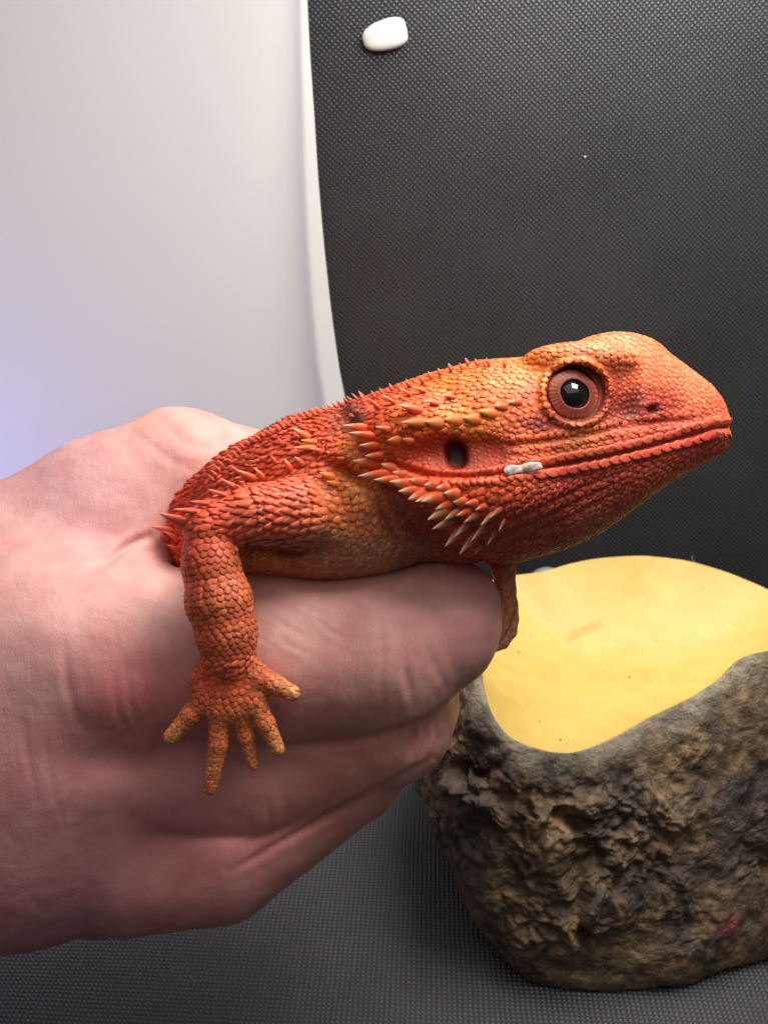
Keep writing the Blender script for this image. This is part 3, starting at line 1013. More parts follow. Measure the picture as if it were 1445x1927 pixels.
mx, my = mir_pix(DV)
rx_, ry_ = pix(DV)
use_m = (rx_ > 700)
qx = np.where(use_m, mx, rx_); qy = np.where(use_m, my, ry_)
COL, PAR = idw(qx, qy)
# leg pigment
lr = np.interp(ry_, [900, 1000, 1080, 1200, 1300, 1360, 1450, 1500], [0, 1, 2, 3, 4, 5, 6, 7])
LC = np.array([lin(c) for c in [(238, 100, 68), (226, 100, 66), (220, 104, 66), (220, 102, 66), (226, 108, 66), (244, 140, 82), (246, 150, 92), (220, 120, 82)]])
legc = np.stack([np.interp(lr, range(8), LC[:, c]) for c in range(3)], -1)
tipw = np.zeros(len(DV))
for dg, k_ in zip(DIGITS, (1.0, 0.9, .55, .25, 1.0)):
    e = P(*dg[-1][:3])
    tipw = np.maximum(tipw, k_ * np.clip(1 - np.linalg.norm(DV - e, axis=1) / 62, 0, 1))
legc = legc * (1 - tipw[:, None]) + lin((255, 190, 125)) * tipw[:, None]
wl_ = np.clip((8 - np.minimum(ARM_D, HAND_D)) / 10, 0, 1)[:, None]
hol = np.clip((ry_ - 1000) / 18, 0, 1) * np.clip((rx_ - 455) / 30, 0, 1) * np.clip((1075 - ry_) / 10, 0, 1)
wl_ = wl_ * (1 - hol)[:, None]
COL = COL * (1 - wl_) + legc * wl_
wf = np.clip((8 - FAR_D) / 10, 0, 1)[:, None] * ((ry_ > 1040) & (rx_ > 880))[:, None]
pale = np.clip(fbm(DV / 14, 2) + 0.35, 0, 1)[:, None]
COL = COL * (1 - wf) + wf * (lin((255, 165, 105)) * (1 - pale) + lin((255, 215, 175)) * pale)  # far leg colour raised to stand in for bounced light, on pale skin
# mottling of the pigment
mot = fbm(DV / 22, 3)[:, None]
COL = np.clip(COL * np.array([1.04, .93, .88]) * (1 + mot * np.array([.12, .22, .22])), 0, 1)
nsw = (np.exp(-((mx - 1228) / 10) ** 2 - ((my - 771) / 9) ** 2) * (rx_ > 1100))[:, None]
COL = COL * (1 - .7 * nsw) + lin((90, 26, 20)) * .7 * nsw
reye0 = np.hypot((mx - EYE[0]) / 1.02, my - EYE[1])
gw = (np.exp(-((reye0 - 51) / 5) ** 2) * (rx_ > 900))[:, None]
COL = COL * (1 - .85 * gw) + lin((64, 26, 22)) * .85 * gw
# dark ear drum
er = (((mx - 858) / 20) ** 2 + ((my - 853) / 24) ** 2)
ew_ = (np.exp(-er ** 3) * (rx_ > 700))[:, None]
COL = COL * (1 - ew_) + lin((70, 30, 24)) * ew_

DROOT_M = P(560, 1072, 60)
DL = to_world(DROOT_M)
dragon = empty("bearded_dragon", DL)
tag(dragon, "bright orange bearded dragon lizard resting on the curled fist", "lizard")

def dragon_material(name, rough=0.5, bs=0.3, sss=0.12, scale=1.0):
    m, nt, nd, lk, b = mat_new(name)
    at = N(nt, "ShaderNodeAttribute", attribute_name="Col")
    tc = N(nt, "ShaderNodeTexCoord")
    n1 = noise_node(nt, tc.outputs["Object"], 900 * scale, 4, 0.6)
    n2 = noise_node(nt, tc.outputs["Object"], 3500 * scale, 3, 0.6)
    lk.new(mixc(nt, 1.0, at.outputs["Color"], ramp(nt, n1, [(0.28, (.84, .74, .72)), (0.6, (1.06, 1.06, 1.06))]), 'MULTIPLY'), b.inputs["Base Color"])
    b.inputs["Roughness"].default_value = rough
    b.inputs["Specular IOR Level"].default_value = 0.4
    b.inputs["Subsurface Weight"].default_value = sss
    b.inputs["Subsurface Radius"].default_value = (1.0, 0.35, 0.15)
    b.inputs["Subsurface Scale"].default_value = 0.0008
    h = bump(nt, n1, bs, 0.0002)
    lk.new(bump(nt, n2, bs, 0.00008, h), b.inputs["Normal"])
    return m
m_body = dragon_material("lizard_skin")
m_scale = dragon_material("lizard_scales", 0.46, 0.18, 0.1)
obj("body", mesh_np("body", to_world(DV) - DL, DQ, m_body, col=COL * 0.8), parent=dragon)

# ---- scales: overlapping keeled shields scattered over the skin
TV = np.array([[-1.0, 0, -.35], [-.75, .62, -.25], [-.1, .92, -.05], [.55, .66, .10], [1.0, 0, .30], [.55, -.66, .10], [-.1, -.92, -.05], [-.75, -.62, -.25],   # rim
               [-1.0, 0, -.9], [-.75, .62, -.9], [-.1, .92, -.8], [.5, .62, -.7], [.9, 0, -.6], [.5, -.62, -.7], [-.1, -.92, -.8], [-.75, -.62, -.9],             # under rim
               [-.55, 0, .18], [.0, 0, .42], [.55, 0, .52],                                                                                                   # keel
               [-.2, .5, .2], [.35, .38, .34], [-.2, -.5, .2], [.35, -.38, .34]])
TF = []
for i in range(8):
    j = (i + 1) % 8
    TF += [(i, i + 8, j + 8), (i, j + 8, j)]
TF += [(0, 16, 1), (1, 16, 19), (1, 19, 2), (2, 19, 20), (2, 20, 3), (3, 20, 18), (3, 18, 4), (16, 17, 19), (19, 17, 20), (17, 18, 20),
       (0, 7, 16), (7, 21, 16), (7, 6, 21), (6, 22, 21), (6, 5, 22), (5, 18, 22), (5, 4, 18), (16, 21, 17), (21, 22, 17), (17, 22, 18)]
TF = np.array([t[::-1] if k < 16 else t for k, t in enumerate(TF)])
# make all faces point up/out
def _orient(TV, TF):
    c = np.array([0, 0, -0.6]); out_ = []
    for t in TF:
        a, b_, d = TV[list(t)]
        nn = np.cross(b_ - a, d - a)
        out_.append(t if nn @ ((a + b_ + d) / 3 - c) > 0 else t[::-1])
    return np.array(out_)
TF = _orient(TV, TF)

SC = {k: [] for k in ("c", "n", "t", "L", "W", "H", "spk", "col")}
def add_scales(c, n, t, L, W, H, spk, col):
    k = len(c)
    for key, v in zip(("c", "n", "t"), (c, n, t)):
        SC[key].append(np.asarray(v, float))
    for key, v in zip(("L", "W", "H", "spk"), (L, W, H, spk)):
        SC[key].append(np.broadcast_to(np.asarray(v, float), (k,)))
    SC["col"].append(np.broadcast_to(np.asarray(col, float), (k, 3)))

# --- lattice scales on the fore leg (regular rows)
def march(org, dr, rmax):
    """first exit of the field along rays; returns points, ok"""
    k = len(org)
    hitd = np.full(k, np.nan)
    st = np.arange(4, rmax, 1.5)
    prev = np.full(k, -1.0)
    for s_ in st:
        f = GD.sample(org + dr * s_)
        new = np.isnan(hitd) & (f > 0)
        hitd[new] = s_ - 1.5 * (f[new] / np.maximum(f[new] - prev[new], 1e-3))
        prev = f
    return org + dr * np.nan_to_num(hitd)[:, None], ~np.isnan(hitd)

kd = kdtree.KDTree(len(DV))
for i, p in enumerate(DV):
    kd.insert(p, i)
kd.balance()

def lattice(chain, step, wid, Lf, Hf, spk, col_gain=1.0, start=0.0, end=1.0, colmap=None):
    q = np.array([P(x, y, d) for x, y, d, r in chain]); rr = np.array([c[3] for c in chain])
    seg = np.linalg.norm(np.diff(q, axis=0), axis=1)
    cum = np.concatenate([[0], np.cumsum(seg)])
    L = cum[-1]
    row = 0
    s_ = start * L
    while s_ < end * L:
        c = np.array([np.interp(s_, cum, q[:, k]) for k in range(3)])
        c2 = np.array([np.interp(min(s_ + 8, L), cum, q[:, k]) for k in range(3)])
        c1 = np.array([np.interp(max(s_ - 8, 0), cum, q[:, k]) for k in range(3)])
        ax = c2 - c1; ax /= np.linalg.norm(ax)
        r = np.interp(s_, cum, rr)
        st = step(s_ / L) if callable(step) else step
        w = wid(s_ / L) if callable(wid) else wid
        k = max(int(2 * math.pi * r / w), 8)
        e1 = np.cross(ax, [0, 1, 0]); e1 /= np.linalg.norm(e1); e2 = np.cross(ax, e1)
        a = (np.arange(k) + 0.5 * (row % 2)) / k * 2 * math.pi + RNG.normal(0, .04, k)
        dr = np.cos(a)[:, None] * e1 + np.sin(a)[:, None] * e2
        org = np.repeat(c[None], k, 0) + ax * RNG.normal(0, st * .07, k)[:, None]
        pt, ok = march(org, dr, r * 1.18)
        pt, dr = pt[ok], dr[ok]
        if len(pt):
            ids = np.array([kd.find(p)[1] for p in pt])
            nn = DN[ids]
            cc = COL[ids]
            t = ax - nn * (nn @ ax)[:, None]
            t /= np.linalg.norm(t, axis=1, keepdims=True)
            jit = RNG.normal(0, .09, len(pt))
            cc = cc * (1 + np.clip(RNG.normal(0, .15, (len(pt), 1)), -.4, .4)) * col_gain
            add_scales(pt, nn, t, st * Lf * (1 + jit), w * 0.60 * (1 + .5 * jit), Hf * (1 + jit), spk, cc)
        s_ += st
        row += 1

lattice(UARM, 15, 17, 0.86, 5.5, .6, start=.38, end=0.97)
lattice(FARM, lambda u: 11.5 - 2.5 * u, lambda u: 14.5 - 2.5 * u, 0.82, 2.4, .05, start=0.02, end=1.0)

# --- scattered scales on everything else
siz = np.clip(PAR[:, 0], 6, 18).copy()
spk_v = PAR[:, 1].copy()
fd = np.stack([PAR[:, 2], np.zeros(len(DV)), -PAR[:, 3]], -1)
spk_v = spk_v * 0.8
spk_v[ARM_D < 8] = 0.3
on_hand = (HAND_D < 8) & (ARM_D > 4)
dpx, dpy = rx_, ry_
siz[on_hand] = np.interp(dpy[on_hand], [1240, 1330, 1380, 1490], [11, 11, 7.5, 6.5])
spk_v[on_hand] = 0.0
cen_x = 430
fdh = np.stack([(dpx - cen_x) * 0.9, np.zeros(len(DV)), -(np.abs(dpy - 1225) + 40)], -1)
fd[on_hand] = fdh[on_hand]
far = (FAR_D < 6) & (ry_ > 1030) & (rx_ > 880)
siz[far] = 6.5; spk_v[far] = 0.0
fd[far] = np.array([0, 0, -1.0])
skip = np.zeros(len(DV), bool)
for p, l_ in zip(np.concatenate(SC['c']), np.concatenate(SC['L'])):
    for (_, j, _) in kd.find_range(p, 8.5):
        skip[j] = True
reye = np.hypot(mx - EYE[0], my - EYE[1])
skip |= (reye < 58) & (rx_ > 900)
skip |= (er < 2.2) & (rx_ > 700)
skip |= (np.hypot(mx - 1228, my - 771) < 11) & (rx_ > 1100)
# lips get their own rows
LIPU = [(1342, 799), (1300, 809), (1240, 825), (1180, 840), (1120, 853), (1060, 863), (1010, 871)]
LIPL = [(1344, 821), (1300, 832), (1240, 848), (1180, 862), (1120, 876), (1060, 886), (1010, 893)]
dl1, _ = poly_dist(mx, my, LIPU); dl2, _ = poly_dist(mx, my, LIPL)
dl = np.minimum(dl1, dl2)
skip |= (dl < 11) & (rx_ > 950)
order = RNG.permutation(len(DV))
dead = skip.copy()
keep = []
for i in order:
    if dead[i]:
        continue
    keep.append(i)
    for (_, j, _) in kd.find_range(DV[i], siz[i] * 0.84):
        dead[j] = True
keep = np.array(keep)
t = fd[keep] + RNG.normal(0, .12, (len(keep), 3)) * (1 + 3.5 * spk_v[keep])[:, None]
nn = DN[keep]
t = t - nn * (t * nn).sum(1, keepdims=True)
t /= np.maximum(np.linalg.norm(t, axis=1, keepdims=True), 1e-6)
sz = siz[keep] * (1 + RNG.normal(0, .10, len(keep)))
sp = spk_v[keep]
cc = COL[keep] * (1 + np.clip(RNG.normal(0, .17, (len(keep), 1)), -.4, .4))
earz = (PAR[keep, 0] < 8.5)
H = np.where(sp > .55, 0.40 * sz, (0.13 + 0.25 * sp) * sz) * np.where(earz, .6, 1) * np.where(on_hand[keep], np.interp(ry_[keep], [1330, 1370], [.6, .22]), 1) * np.where(far[keep], .5, 1)
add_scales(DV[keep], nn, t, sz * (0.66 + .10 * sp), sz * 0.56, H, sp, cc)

# --- lip shields in rows
def pick(px, py):
    """front-most skin vertex at a pixel"""
    d2 = (rx_ - px) ** 2 + (ry_ - py) ** 2
    near = np.where(d2 < 49)[0]
    if len(near) == 0:
        return int(np.argmin(d2 + 1e4 * (DN[:, 1] > 0.3)))
    return int(near[np.argmin(DV[near, 1] + 0.4 * np.sqrt(d2[near]))])

def row(pts, n, Lk, Wk, Hk, both=True, dcol=1.0, drift=0.0):
    p = np.array(pts, float)
    seg = np.hypot(*np.diff(p, axis=0).T); cum = np.concatenate([[0], np.cumsum(seg)])
    s_ = (np.arange(n) + .5) / n * cum[-1]
    xs_, ys_ = np.interp(s_, cum, p[:, 0]), np.interp(s_, cum, p[:, 1])
    for k in range(n):
        i = pick(xs_[k], ys_[k])
        d = np.array([np.interp(s_[k] + 4, cum, p[:, 0]) - np.interp(s_[k] - 4, cum, p[:, 0]), 0, -(np.interp(s_[k] + 4, cum, p[:, 1]) - np.interp(s_[k] - 4, cum, p[:, 1]))])
        n_ = DN[i]
        tt = d - n_ * (d @ n_); tt /= np.linalg.norm(tt)
        L = cum[-1] / n * Lk * random.uniform(.92, 1.08)
        c = COL[i] * dcol * random.uniform(.88, 1.12)
        add_scales([DV[i]], [n_], [tt], L, Wk, Hk, 0.0, c)
        if both:
            fl = np.array([1, -1, 1])
            add_scales([DV[i] * fl], [n_ * fl], [tt * fl], L, Wk, Hk, 0.0, c)
row(LIPU, 18, .80, 8.5, 1.6, dcol=1.10)
row(LIPL, 17, .80, 9.5, 1.7, dcol=1.14)
row([(1320, 850), (1260, 866), (1200, 880), (1140, 888), (1080, 898)], 13, .42, 5.0, 3.5, dcol=1.2)
row([(1330, 790), (1260, 806), (1190, 822), (1120, 838), (1050, 848), (980, 856)], 22, .55, 6.0, 3.4, dcol=1.05)
row([(1160, 800), (1110, 812), (1060, 822), (1010, 824), (960, 828)], 14, .55, 6.5, 4.0, dcol=1.25)
row([(985, 876), (940, 886), (890, 893), (840, 893), (790, 888), (745, 872)], 20, .6, 6.5, 5.0)
row([(980, 890), (930, 903), (880, 907), (830, 905), (780, 900), (735, 888)], 18, .6, 8, 6.0)

def bake_scales():
    c = np.concatenate(SC["c"]); n = np.concatenate(SC["n"]); t = np.concatenate(SC["t"])
    L, W, H, sp = (np.concatenate(SC[k]) for k in ("L", "W", "H", "spk"))
    col = np.concatenate(SC["col"])
    b_ = np.cross(n, t)
    T = np.repeat(TV[None], len(c), 0).copy()
    # spiky ones: pointed, raised tip
    tipm = np.array([0, 0, 0, .35, 1, .35, 0, 0, 0, 0, 0, .2, .6, .2, 0, 0, 0, .2, .7, 0, .3, 0, .3])
    T[:, :, 0] += sp[:, None] * tipm * 0.75
    T[:, :, 2] += sp[:, None] * tipm * 0.95
    T[:, :, 1] *= 1 - sp[:, None] * np.array([0, 0, 0, .35, 1, .35, 0, 0, 0, 0, 0, .3, .6, .3, 0, 0, 0, 0, 0, 0, .3, 0, .3])
    V = (c[:, None] + T[:, :, 0:1] * (L[:, None, None] * t[:, None]) + T[:, :, 1:2] * (W[:, None, None] * b_[:, None]) + T[:, :, 2:3] * (H[:, None, None] * n[:, None]))
    k = len(TV)
    f = (TF[None] + (np.arange(len(c)) * k)[:, None, None]).reshape(-1, 3)
    tipc = np.array([0, 0, .05, .35, .75, .35, .05, 0] + [0] * 8 + [0, .12, .5, 0, .25, 0, .25])
    warm = np.clip(col * np.array([1.15, 1.25, 1.3]) + np.array([.05, .035, .025]), 0, 1)
    Cv = col[:, None] * (1 - tipc[None, :, None] * .6) + warm[:, None] * tipc[None, :, None] * .6
    return V.reshape(-1, 3), f, np.clip(Cv, 0, 1).reshape(-1, 3)
sv, sf, scol = bake_scales()
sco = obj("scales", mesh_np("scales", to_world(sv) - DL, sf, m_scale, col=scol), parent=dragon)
tag(sco, kind="stuff")
print("dragon verts", len(DV), "scales", len(sv) // len(TV))

# ---- eyes
def build_eye(sign):
    i = pick(*EYE)
    # axis: outward normal of the side of the head at the eye
    rr = np.hypot(mx - EYE[0], my - EYE[1])
    sel = (rr > 54) & (rr < 70) & (rx_ > 950) & (DV[:, 1] < 0) & (DN[:, 1] < -.2)
    ctr = DV[sel].mean(0); ax = DN[sel].mean(0); ax /= np.linalg.norm(ax)
    ctr = np.array([P(*EYE, ctr[1])[0], ctr[1], P(*EYE, ctr[1])[2]])
    fl = np.array([1, sign, 1.0])
    ctr, ax = ctr * fl, ax * fl
    u = np.cross(ax, [0, 0, 1.0]); u /= np.linalg.norm(u)
    w = np.cross(u, ax)
    if w[2] < 0:
        w = -w
    nth, prof = 120, [(70, -18), (63, -16), (59.5, -13), (57, -9), (54, -6), (48, -3.2), (42, -1.5), (37, -0.5), (34.5, 0), (33.0, -.5), (32.2, -2), (31.6, -5), (31, -12)]
    V = []; C = []
    cl = [(120, 50, 34), (62, 26, 22), (58, 25, 22), (120, 60, 44), (196, 122, 92), (176, 98, 70), (150, 74, 54), (146, 72, 58), (160, 92, 78), (150, 100, 90), (80, 50, 46), (60, 35, 32), (30, 18, 16)]
    for k in range(nth):
        a = 2 * math.pi * k / nth
        rib = math.sin(a * 34 + 1.6 * math.sin(a * 3) + 0.9 * math.sin(a * 7 + 1)) * (0.6 + 0.4 * math.sin(a * 4 + 2))
        for (r, h), c in zip(prof, cl):
            g_ = {57: .5, 54: 1.0, 48: .8, 42: .2}.get(r, 0.0)
            # the eyelid is pulled down a little and thicker at the back
            rr_ = 0.80 * r * (1 + 0.03 * math.sin(2 * a + .6) + 0.012 * math.sin(5 * a))
            hh = h + g_ * 1.1 * rib
            V.append(ctr + u * (rr_ * math.cos(a)) + w * (rr_ * math.sin(a)) + ax * (hh - 3))
            C.append(np.array([.85, .74, .66]) * lin(c) * (1 + 0.35 * g_ * rib))
    lid_me = mesh_np("eyelid", to_world(np.array(V)) - DL, grid_faces(nth, len(prof), True), m_scale, col=np.clip(np.array(C), 0, 1))
    m, nt, nd, lk, b = mat_new("eye_black")
    b.inputs["Base Color"].default_value = (0.006, 0.005, 0.005, 1)
    b.inputs["Roughness"].default_value = 0.04
    b.inputs["Coat Weight"].default_value = 0.6
    b.inputs["Coat Roughness"].default_value = 0.02
    nu, nv = 48, 24
    V = []
    for k in range(nu):
        a = 2 * math.pi * k / nu
        for j in range(nv):
            ph = math.pi * j / (nv - 1)
            R_ = 32.5
            V.append(ctr + ax * (R_ * math.cos(ph) - 27) + (u * math.cos(a) + w * math.sin(a)) * R_ * math.sin(ph))
    eye = obj("eye", mesh_np("eye", to_world(np.array(V)) - DL, grid_faces(nu, nv, True), m), parent=dragon)
    obj("eyelid", lid_me, parent=eye)
build_eye(1)
build_eye(-1)

# ---- spikes: each one a curved thorn with a pale tip
def thorn_mesh(name, bend, base, mid, tip, flat=0.8):
    nu, nv = 9, 7
    V = []; C = []
    for k in range(nu):
        a = 2 * math.pi * k / nu
        for j in range(nv):
            t = j / (nv - 1)
            r = (1 - t) ** 0.85 * (1 + 0.15 * math.sin(math.pi * t)) + 0.004
            if t == 0:
                r = 0.8
            V.append((r * math.cos(a), flat * r * math.sin(a) + bend * (t * t) * 1.0, t - (0.12 if j == 0 else 0)))
            c = lin(base) * max(0, 1 - 2 * t) + lin(mid) * (1 - abs(2 * t - 1)) + lin(tip) * max(0, 2 * t - 1)
            C.append(c)
    return mesh_np(name, np.array(V), grid_faces(nu, nv, True), m_scale, col=np.clip(np.array(C), 0, 1))
TH = {
    "o": thorn_mesh("orange_spike", 0.12, (226, 84, 40), (238, 108, 52), (252, 222, 188)),
    "r": thorn_mesh("red_spike", 0.12, (210, 82, 50), (230, 102, 62), (245, 165, 130)),
    "d": thorn_mesh("dark_spike", 0.18, (150, 62, 46), (190, 120, 85), (232, 205, 165)),
    "y": thorn_mesh("yellow_spike", 0.08, (222, 96, 40), (238, 138, 54), (248, 190, 112)),
}
def spike(bx, by, tx, ty, w, kind="o", lift=0.35, mirror=True, sink=0.25):
    i = pick(bx, by)
    b0 = DV[i]; n_ = DN[i]
    d0 = b0[1]
    base = P(bx, by, d0)
    tip0 = P(tx, ty, d0)
    v = tip0 - base
    Ln = np.linalg.norm(v)
    v = v + n_ * (lift * Ln) * np.array([0.25, 1, 0.25])
    base = base - n_ * (w * sink)
    for sg in ((1, -1) if mirror else (1,)):
        fl = np.array([1, sg, 1.0])
        bb, vv, nv_ = base * fl, v * fl, n_ * fl
        if sg < 0 and abs(bb[1]) < 12:
            continue
        z = vv / np.linalg.norm(vv)
        y = nv_ - z * (nv_ @ z)
        if np.linalg.norm(y) < 1e-3:
            y = np.array([0, 0, 1.0])
        y /= np.linalg.norm(y)
        x = np.cross(y, z)
        Wm = dir_world(np.stack([x, y, z]))
        M = Matrix.Identity(4)
        sc3 = (w * S, w * S * .9, np.linalg.norm(vv) * S)
        for c in range(3):
            for r in range(3):
                M[r][c] = Wm[c][r] * sc3[c]
        lw = to_world(bb) - DL
        M[0][3], M[1][3], M[2][3] = lw
        o = bpy.data.objects.new("spike", TH[kind])
        link(o, dragon)
        o.matrix_local = M

Z2 = lambda x, y: (640 + x / 3.284, 640 + y / 3.284)
Z3 = lambda x, y: (250 + x / 2.833, 720 + y / 2.833)
def sz2(b_, t_, w, kind="o", lift=.35):
    spike(*Z2(*b_), *Z2(*t_), w / 3.284, kind, lift)
def sz3(b_, t_, w, kind="r", lift=.3):
    spike(*Z3(*b_), *Z3(*t_), w / 2.833, kind, lift, mirror=False)
# beard fringe
for b_, t_, w, k in [((225, 765), (75, 745), 34, "o"), ((300, 838), (108, 838), 38, "o"), ((445, 905), (300, 872), 42, "o"), ((530, 950), (415, 985), 38, "o"), ((640, 965), (498, 998), 42, "o"),
                     ((670, 1050), (533, 1110), 36, "d"), ((710, 1110), (563, 1165), 32, "d"), ((765, 1165), (640, 1272), 36, "d"), ((845, 1195), (728, 1322), 32, "d"), ((960, 1185), (903, 1268), 17, "d"),
                     ((880, 1265), (822, 1325), 14, "d"), ((1015, 1115), (975, 1180), 13, "d"), ((950, 1080), (860, 1145), 22, "d"), ((850, 1085), (760, 1125), 26, "d"), ((535, 1000), (490, 1032), 14, "d"),
                     ((500, 880), (420, 862), 34, "o"), ((590, 900), (515, 895), 36, "o"), ((665, 915), (590, 915), 34, "o"), ((720, 960), (635, 945), 40, "o"), ((770, 1005), (690, 1000), 34, "o"), ((840, 1010), (770, 1012), 28, "o"),
                     ((330, 790), (250, 765), 30, "o"), ((400, 840), (320, 815), 30, "o"), ((250, 720), (150, 715), 26, "o"), ((370, 870), (205, 862), 34, "o"), ((485, 930), (355, 935), 34, "o"), ((585, 960), (460, 1000), 30, "o"), ((690, 1010), (585, 1045), 30, "o"), ((735, 1060), (640, 1110), 26, "d"), ((800, 1130), (700, 1215), 26, "d"), ((800, 1060), (715, 1085), 26, "o"), ((900, 1150), (800, 1240), 22, "d"), ((900, 1030), (830, 1050), 22, "o"), ((990, 1050), (915, 1100), 18, "d")]:
    sz2(b_, t_, w * 1.22, k, .30)
# row above the ear and the cheek cluster
for b_, t_, w, k in [((950, 455), (850, 440), 34, "y"), ((850, 490), (755, 480), 38, "y"), ((735, 495), (635, 490), 40, "y"), ((620, 515), (520, 505), 36, "y"), ((520, 510), (375, 512), 30, "y"), ((490, 430), (350, 405), 26, "o"),
                     ((1020, 410), (945, 405), 28, "o"), ((1110, 380), (1040, 385), 28, "o"), ((150, 545), (18, 528), 26, "o"), ((195, 600), (55, 572), 28, "o"), ((230, 655), (118, 650), 24, "o"),
                     ((360, 625), (290, 620), 30, "y"), ((440, 630), (380, 610), 22, "y"), ((300, 560), (215, 535), 22, "o"), ((520, 310), (440, 290), 16, "y"), ((600, 390), (520, 375), 16, "o"), ((330, 380), (255, 340), 14, "o"),
                     ((430, 330), (360, 300), 14, "o"), ((240, 420), (180, 365), 14, "r"), ((700, 350), (630, 340), 16, "o")]:
    sz2(b_, t_, w * 1.2, k, .38)
# nape crest
for t_, w in [((770, 105), 15), ((830, 110), 14), ((665, 138), 16), ((735, 135), 13), ((600, 168), 15), ((540, 188), 15), ((490, 213), 14), ((405, 235), 14), ((300, 263), 14), ((240, 288), 12), ((190, 308), 12), ((120, 325), 12), ((1000, 112), 11), ((900, 105), 12), ((875, 118), 10), ((350, 262), 10)]:
    bx, by = Z2(t_[0] + 20, t_[1] + 42)
    spike(bx, by, *Z2(*t_), w / 3.284 * 1.1, "r", 0.0, mirror=True)
# flank and shoulder thorns
for b_, t_, w, k in [((262, 745), (138, 693), 30, "r"), ((205, 792), (92, 764), 24, "r"), ((175, 832), (60, 794), 24, "r"), ((165, 858), (80, 834), 16, "r"), ((175, 912), (88, 893), 20, "r"), ((330, 682), (218, 676), 18, "r"),
                     ((400, 640), (305, 634), 18, "r"), ((490, 595), (398, 570), 16, "r"), ((550, 555), (473, 514), 18, "r"), ((645, 515), (560, 466), 24, "o"), ((695, 515), (652, 455), 22, "o"), ((840, 465), (806, 403), 22, "o"),
                     ((905, 435), (862, 393), 18, "o"), ((930, 288), (853, 244), 26, "o"), ((965, 345), (855, 348), 20, "y"), ((970, 315), (895, 308), 20, "y"), ((1065, 505), (995, 478), 24, "y"), ((1090, 545), (1030, 525), 20, "y"),
                     ((1000, 365), (945, 350), 16, "o"), ((290, 650), (330, 600), 12, "r"), ((230, 830), (165, 790), 18, "r"), ((240, 890), (180, 860), 16, "r"), ((560, 480), (520, 440), 14, "r"), ((760, 430), (735, 385), 14, "r"), ((1050, 385), (1030, 365), 14, "y"), ((1120, 410), (1085, 400), 14, "y")]:
    sz3(b_, t_, w, k, .25)
# back outline thorns
bo = np.array([(400, 505), (440, 445), (500, 390), (560, 335), (640, 280), (750, 235), (860, 180), (930, 155), (1010, 125), (1100, 95), (1210, 52)], float)
cum = np.concatenate([[0], np.cumsum(np.hypot(*np.diff(bo, axis=0).T))])
for s_ in np.arange(8, cum[-1], 30):
    x_, y_ = np.interp(s_, cum, bo[:, 0]), np.interp(s_, cum, bo[:, 1])
    w = random.uniform(9, 14)
    spike(*Z3(x_ + 22, y_ + 20), *Z3(x_ - 6 + random.uniform(-6, 6), y_ - 12 + random.uniform(-6, 6)), w / 2.833, "r", 0.0, mirror=False)
# random thorns over the back
for _ in range(45):
    u_ = random.random(); s_ = u_ * cum[-1]
    x_, y_ = np.interp(s_, cum, bo[:, 0]), np.interp(s_, cum, bo[:, 1])
    dn_ = random.uniform(20, 190 - 60 * u_)
    x_ += dn_ * .55; y_ += dn_ * .8
    if x_ > 1000 and y_ > 260:
        continue
    L_ = random.uniform(14, 26)
    spike(*Z3(x_, y_), *Z3(x_ - L_, y_ - L_ * random.uniform(-.1, .6)), random.uniform(7, 11) / 2.833, random.choice("rrro"), .35, mirror=False)

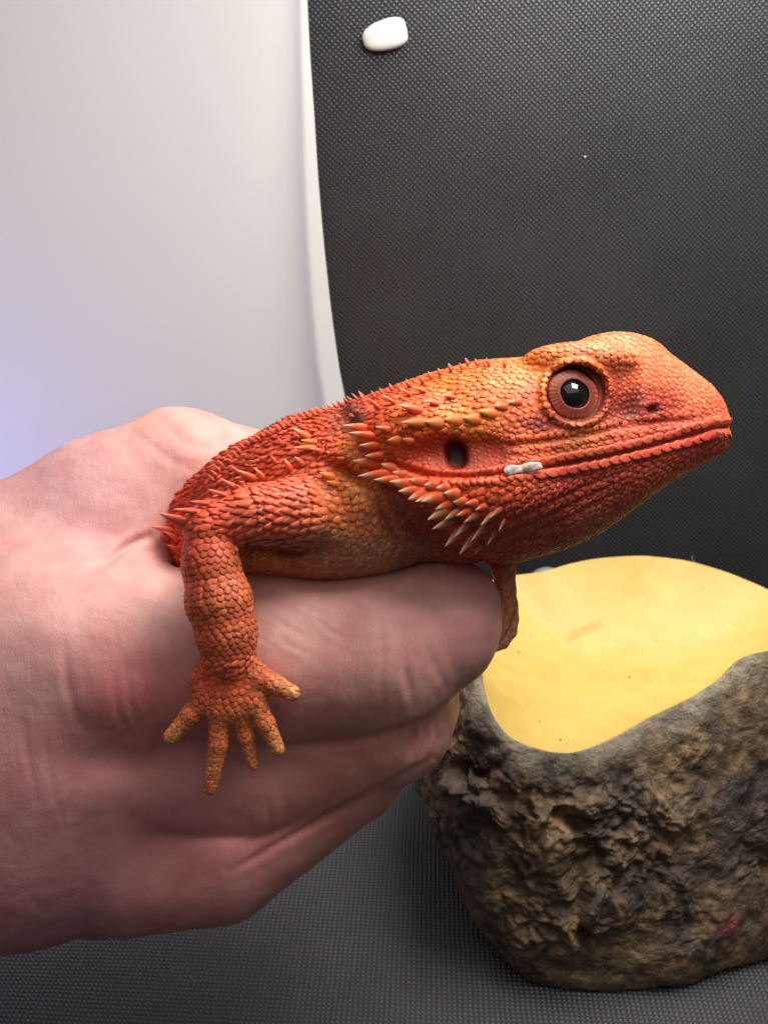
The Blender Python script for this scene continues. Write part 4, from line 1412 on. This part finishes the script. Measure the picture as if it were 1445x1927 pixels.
# claws
claw_m = simple_mat("claw_horn", (0.32, 0.20, 0.11), 0.35)
def claw(dg):
    a, b_ = P(*dg[-2][:3]), P(*dg[-1][:3])
    r = dg[-1][3]
    d = (b_ - a) / np.linalg.norm(b_ - a)
    nu, nv = 8, 7
    V = []
    e1 = np.cross(d, [0, 1, 0]); e1 /= np.linalg.norm(e1)
    e2 = np.array([0, 1.0, 0]) - d * d[1]
    for k in range(nu):
        an = 2 * math.pi * k / nu
        for j in range(nv):
            t = j / (nv - 1)
            rr_ = r * 0.34 * (1 - t) + 0.3
            V.append(b_ + d * (r * 0.45 + t * r * 0.7) + e2 * (r * 0.5 + 0.9 * r * t * t) + (e1 * math.cos(an) + e2 * math.sin(an)) * rr_)
    obj("claw", mesh_np("claw", to_world(np.array(V)) - DL, grid_faces(nu, nv, True), claw_m), parent=dragon)
for dg in DIGITS + FARDIG[:1]:
    claw(dg)

# white flake of shed skin at the mouth corner
def flake():
    pts = np.array([(948, 889), (962, 885), (980, 882), (1000, 879), (1017, 876)], float)
    V = []; nu, nv = 22, 7
    for k in range(nu):
        t = k / (nu - 1)
        x_ = np.interp(t, np.linspace(0, 1, 5), pts[:, 0]); y_ = np.interp(t, np.linspace(0, 1, 5), pts[:, 1])
        i = pick(x_, y_)
        wv = 7.5 * math.sin(math.pi * (0.06 + .9 * t)) ** .45 * (1 + .25 * math.sin(9 * t))
        for j in range(nv):
            s_ = j / (nv - 1) * 2 - 1
            q = P(x_ + 2 * s_, y_ + wv * s_, DV[i, 1] - 4.0 - 1.5 * (1 - s_ * s_) - 0.8 * math.sin(13 * t + 3 * s_))
            V.append(q)
    m = simple_mat("shed_skin", (0.66, 0.52, 0.46), 0.6)
    o = obj("shed_flake", mesh_np("shed_flake", to_world(np.array(V)) - DL, grid_faces(nu, nv), m), parent=dragon)
    md = o.modifiers.new("t", 'SOLIDIFY'); md.thickness = 0.0003
    o["label"] = "white flake of shed skin at the corner of the mouth"
flake()

# ---- loose fibre behind the dish
def fibre():
    p = [ray_y(1302, 1046, .246), ray_y(1301, 1052, .2455), ray_y(1306, 1058, .2455), ray_y(1312, 1063, .2455)]
    V = []
    for q in p:
        for k in range(5):
            an = 2 * math.pi * k / 5
            V.append(q + 0.00009 * np.array([math.cos(an), math.sin(an), 0.3 * math.cos(an)]))
    o = obj("lint_fibre", mesh_np("lint_fibre", np.array(V), np.array([(i * 5 + k, i * 5 + (k + 1) % 5, i * 5 + 5 + (k + 1) % 5, i * 5 + 5 + k) for i in range(len(p) - 1) for k in range(5)]), simple_mat("lint", (0.35, 0.37, 0.4), .8)))
    tag(o, "thin grey lint fibre on the black wall behind the dish", "fibre")
fibre()
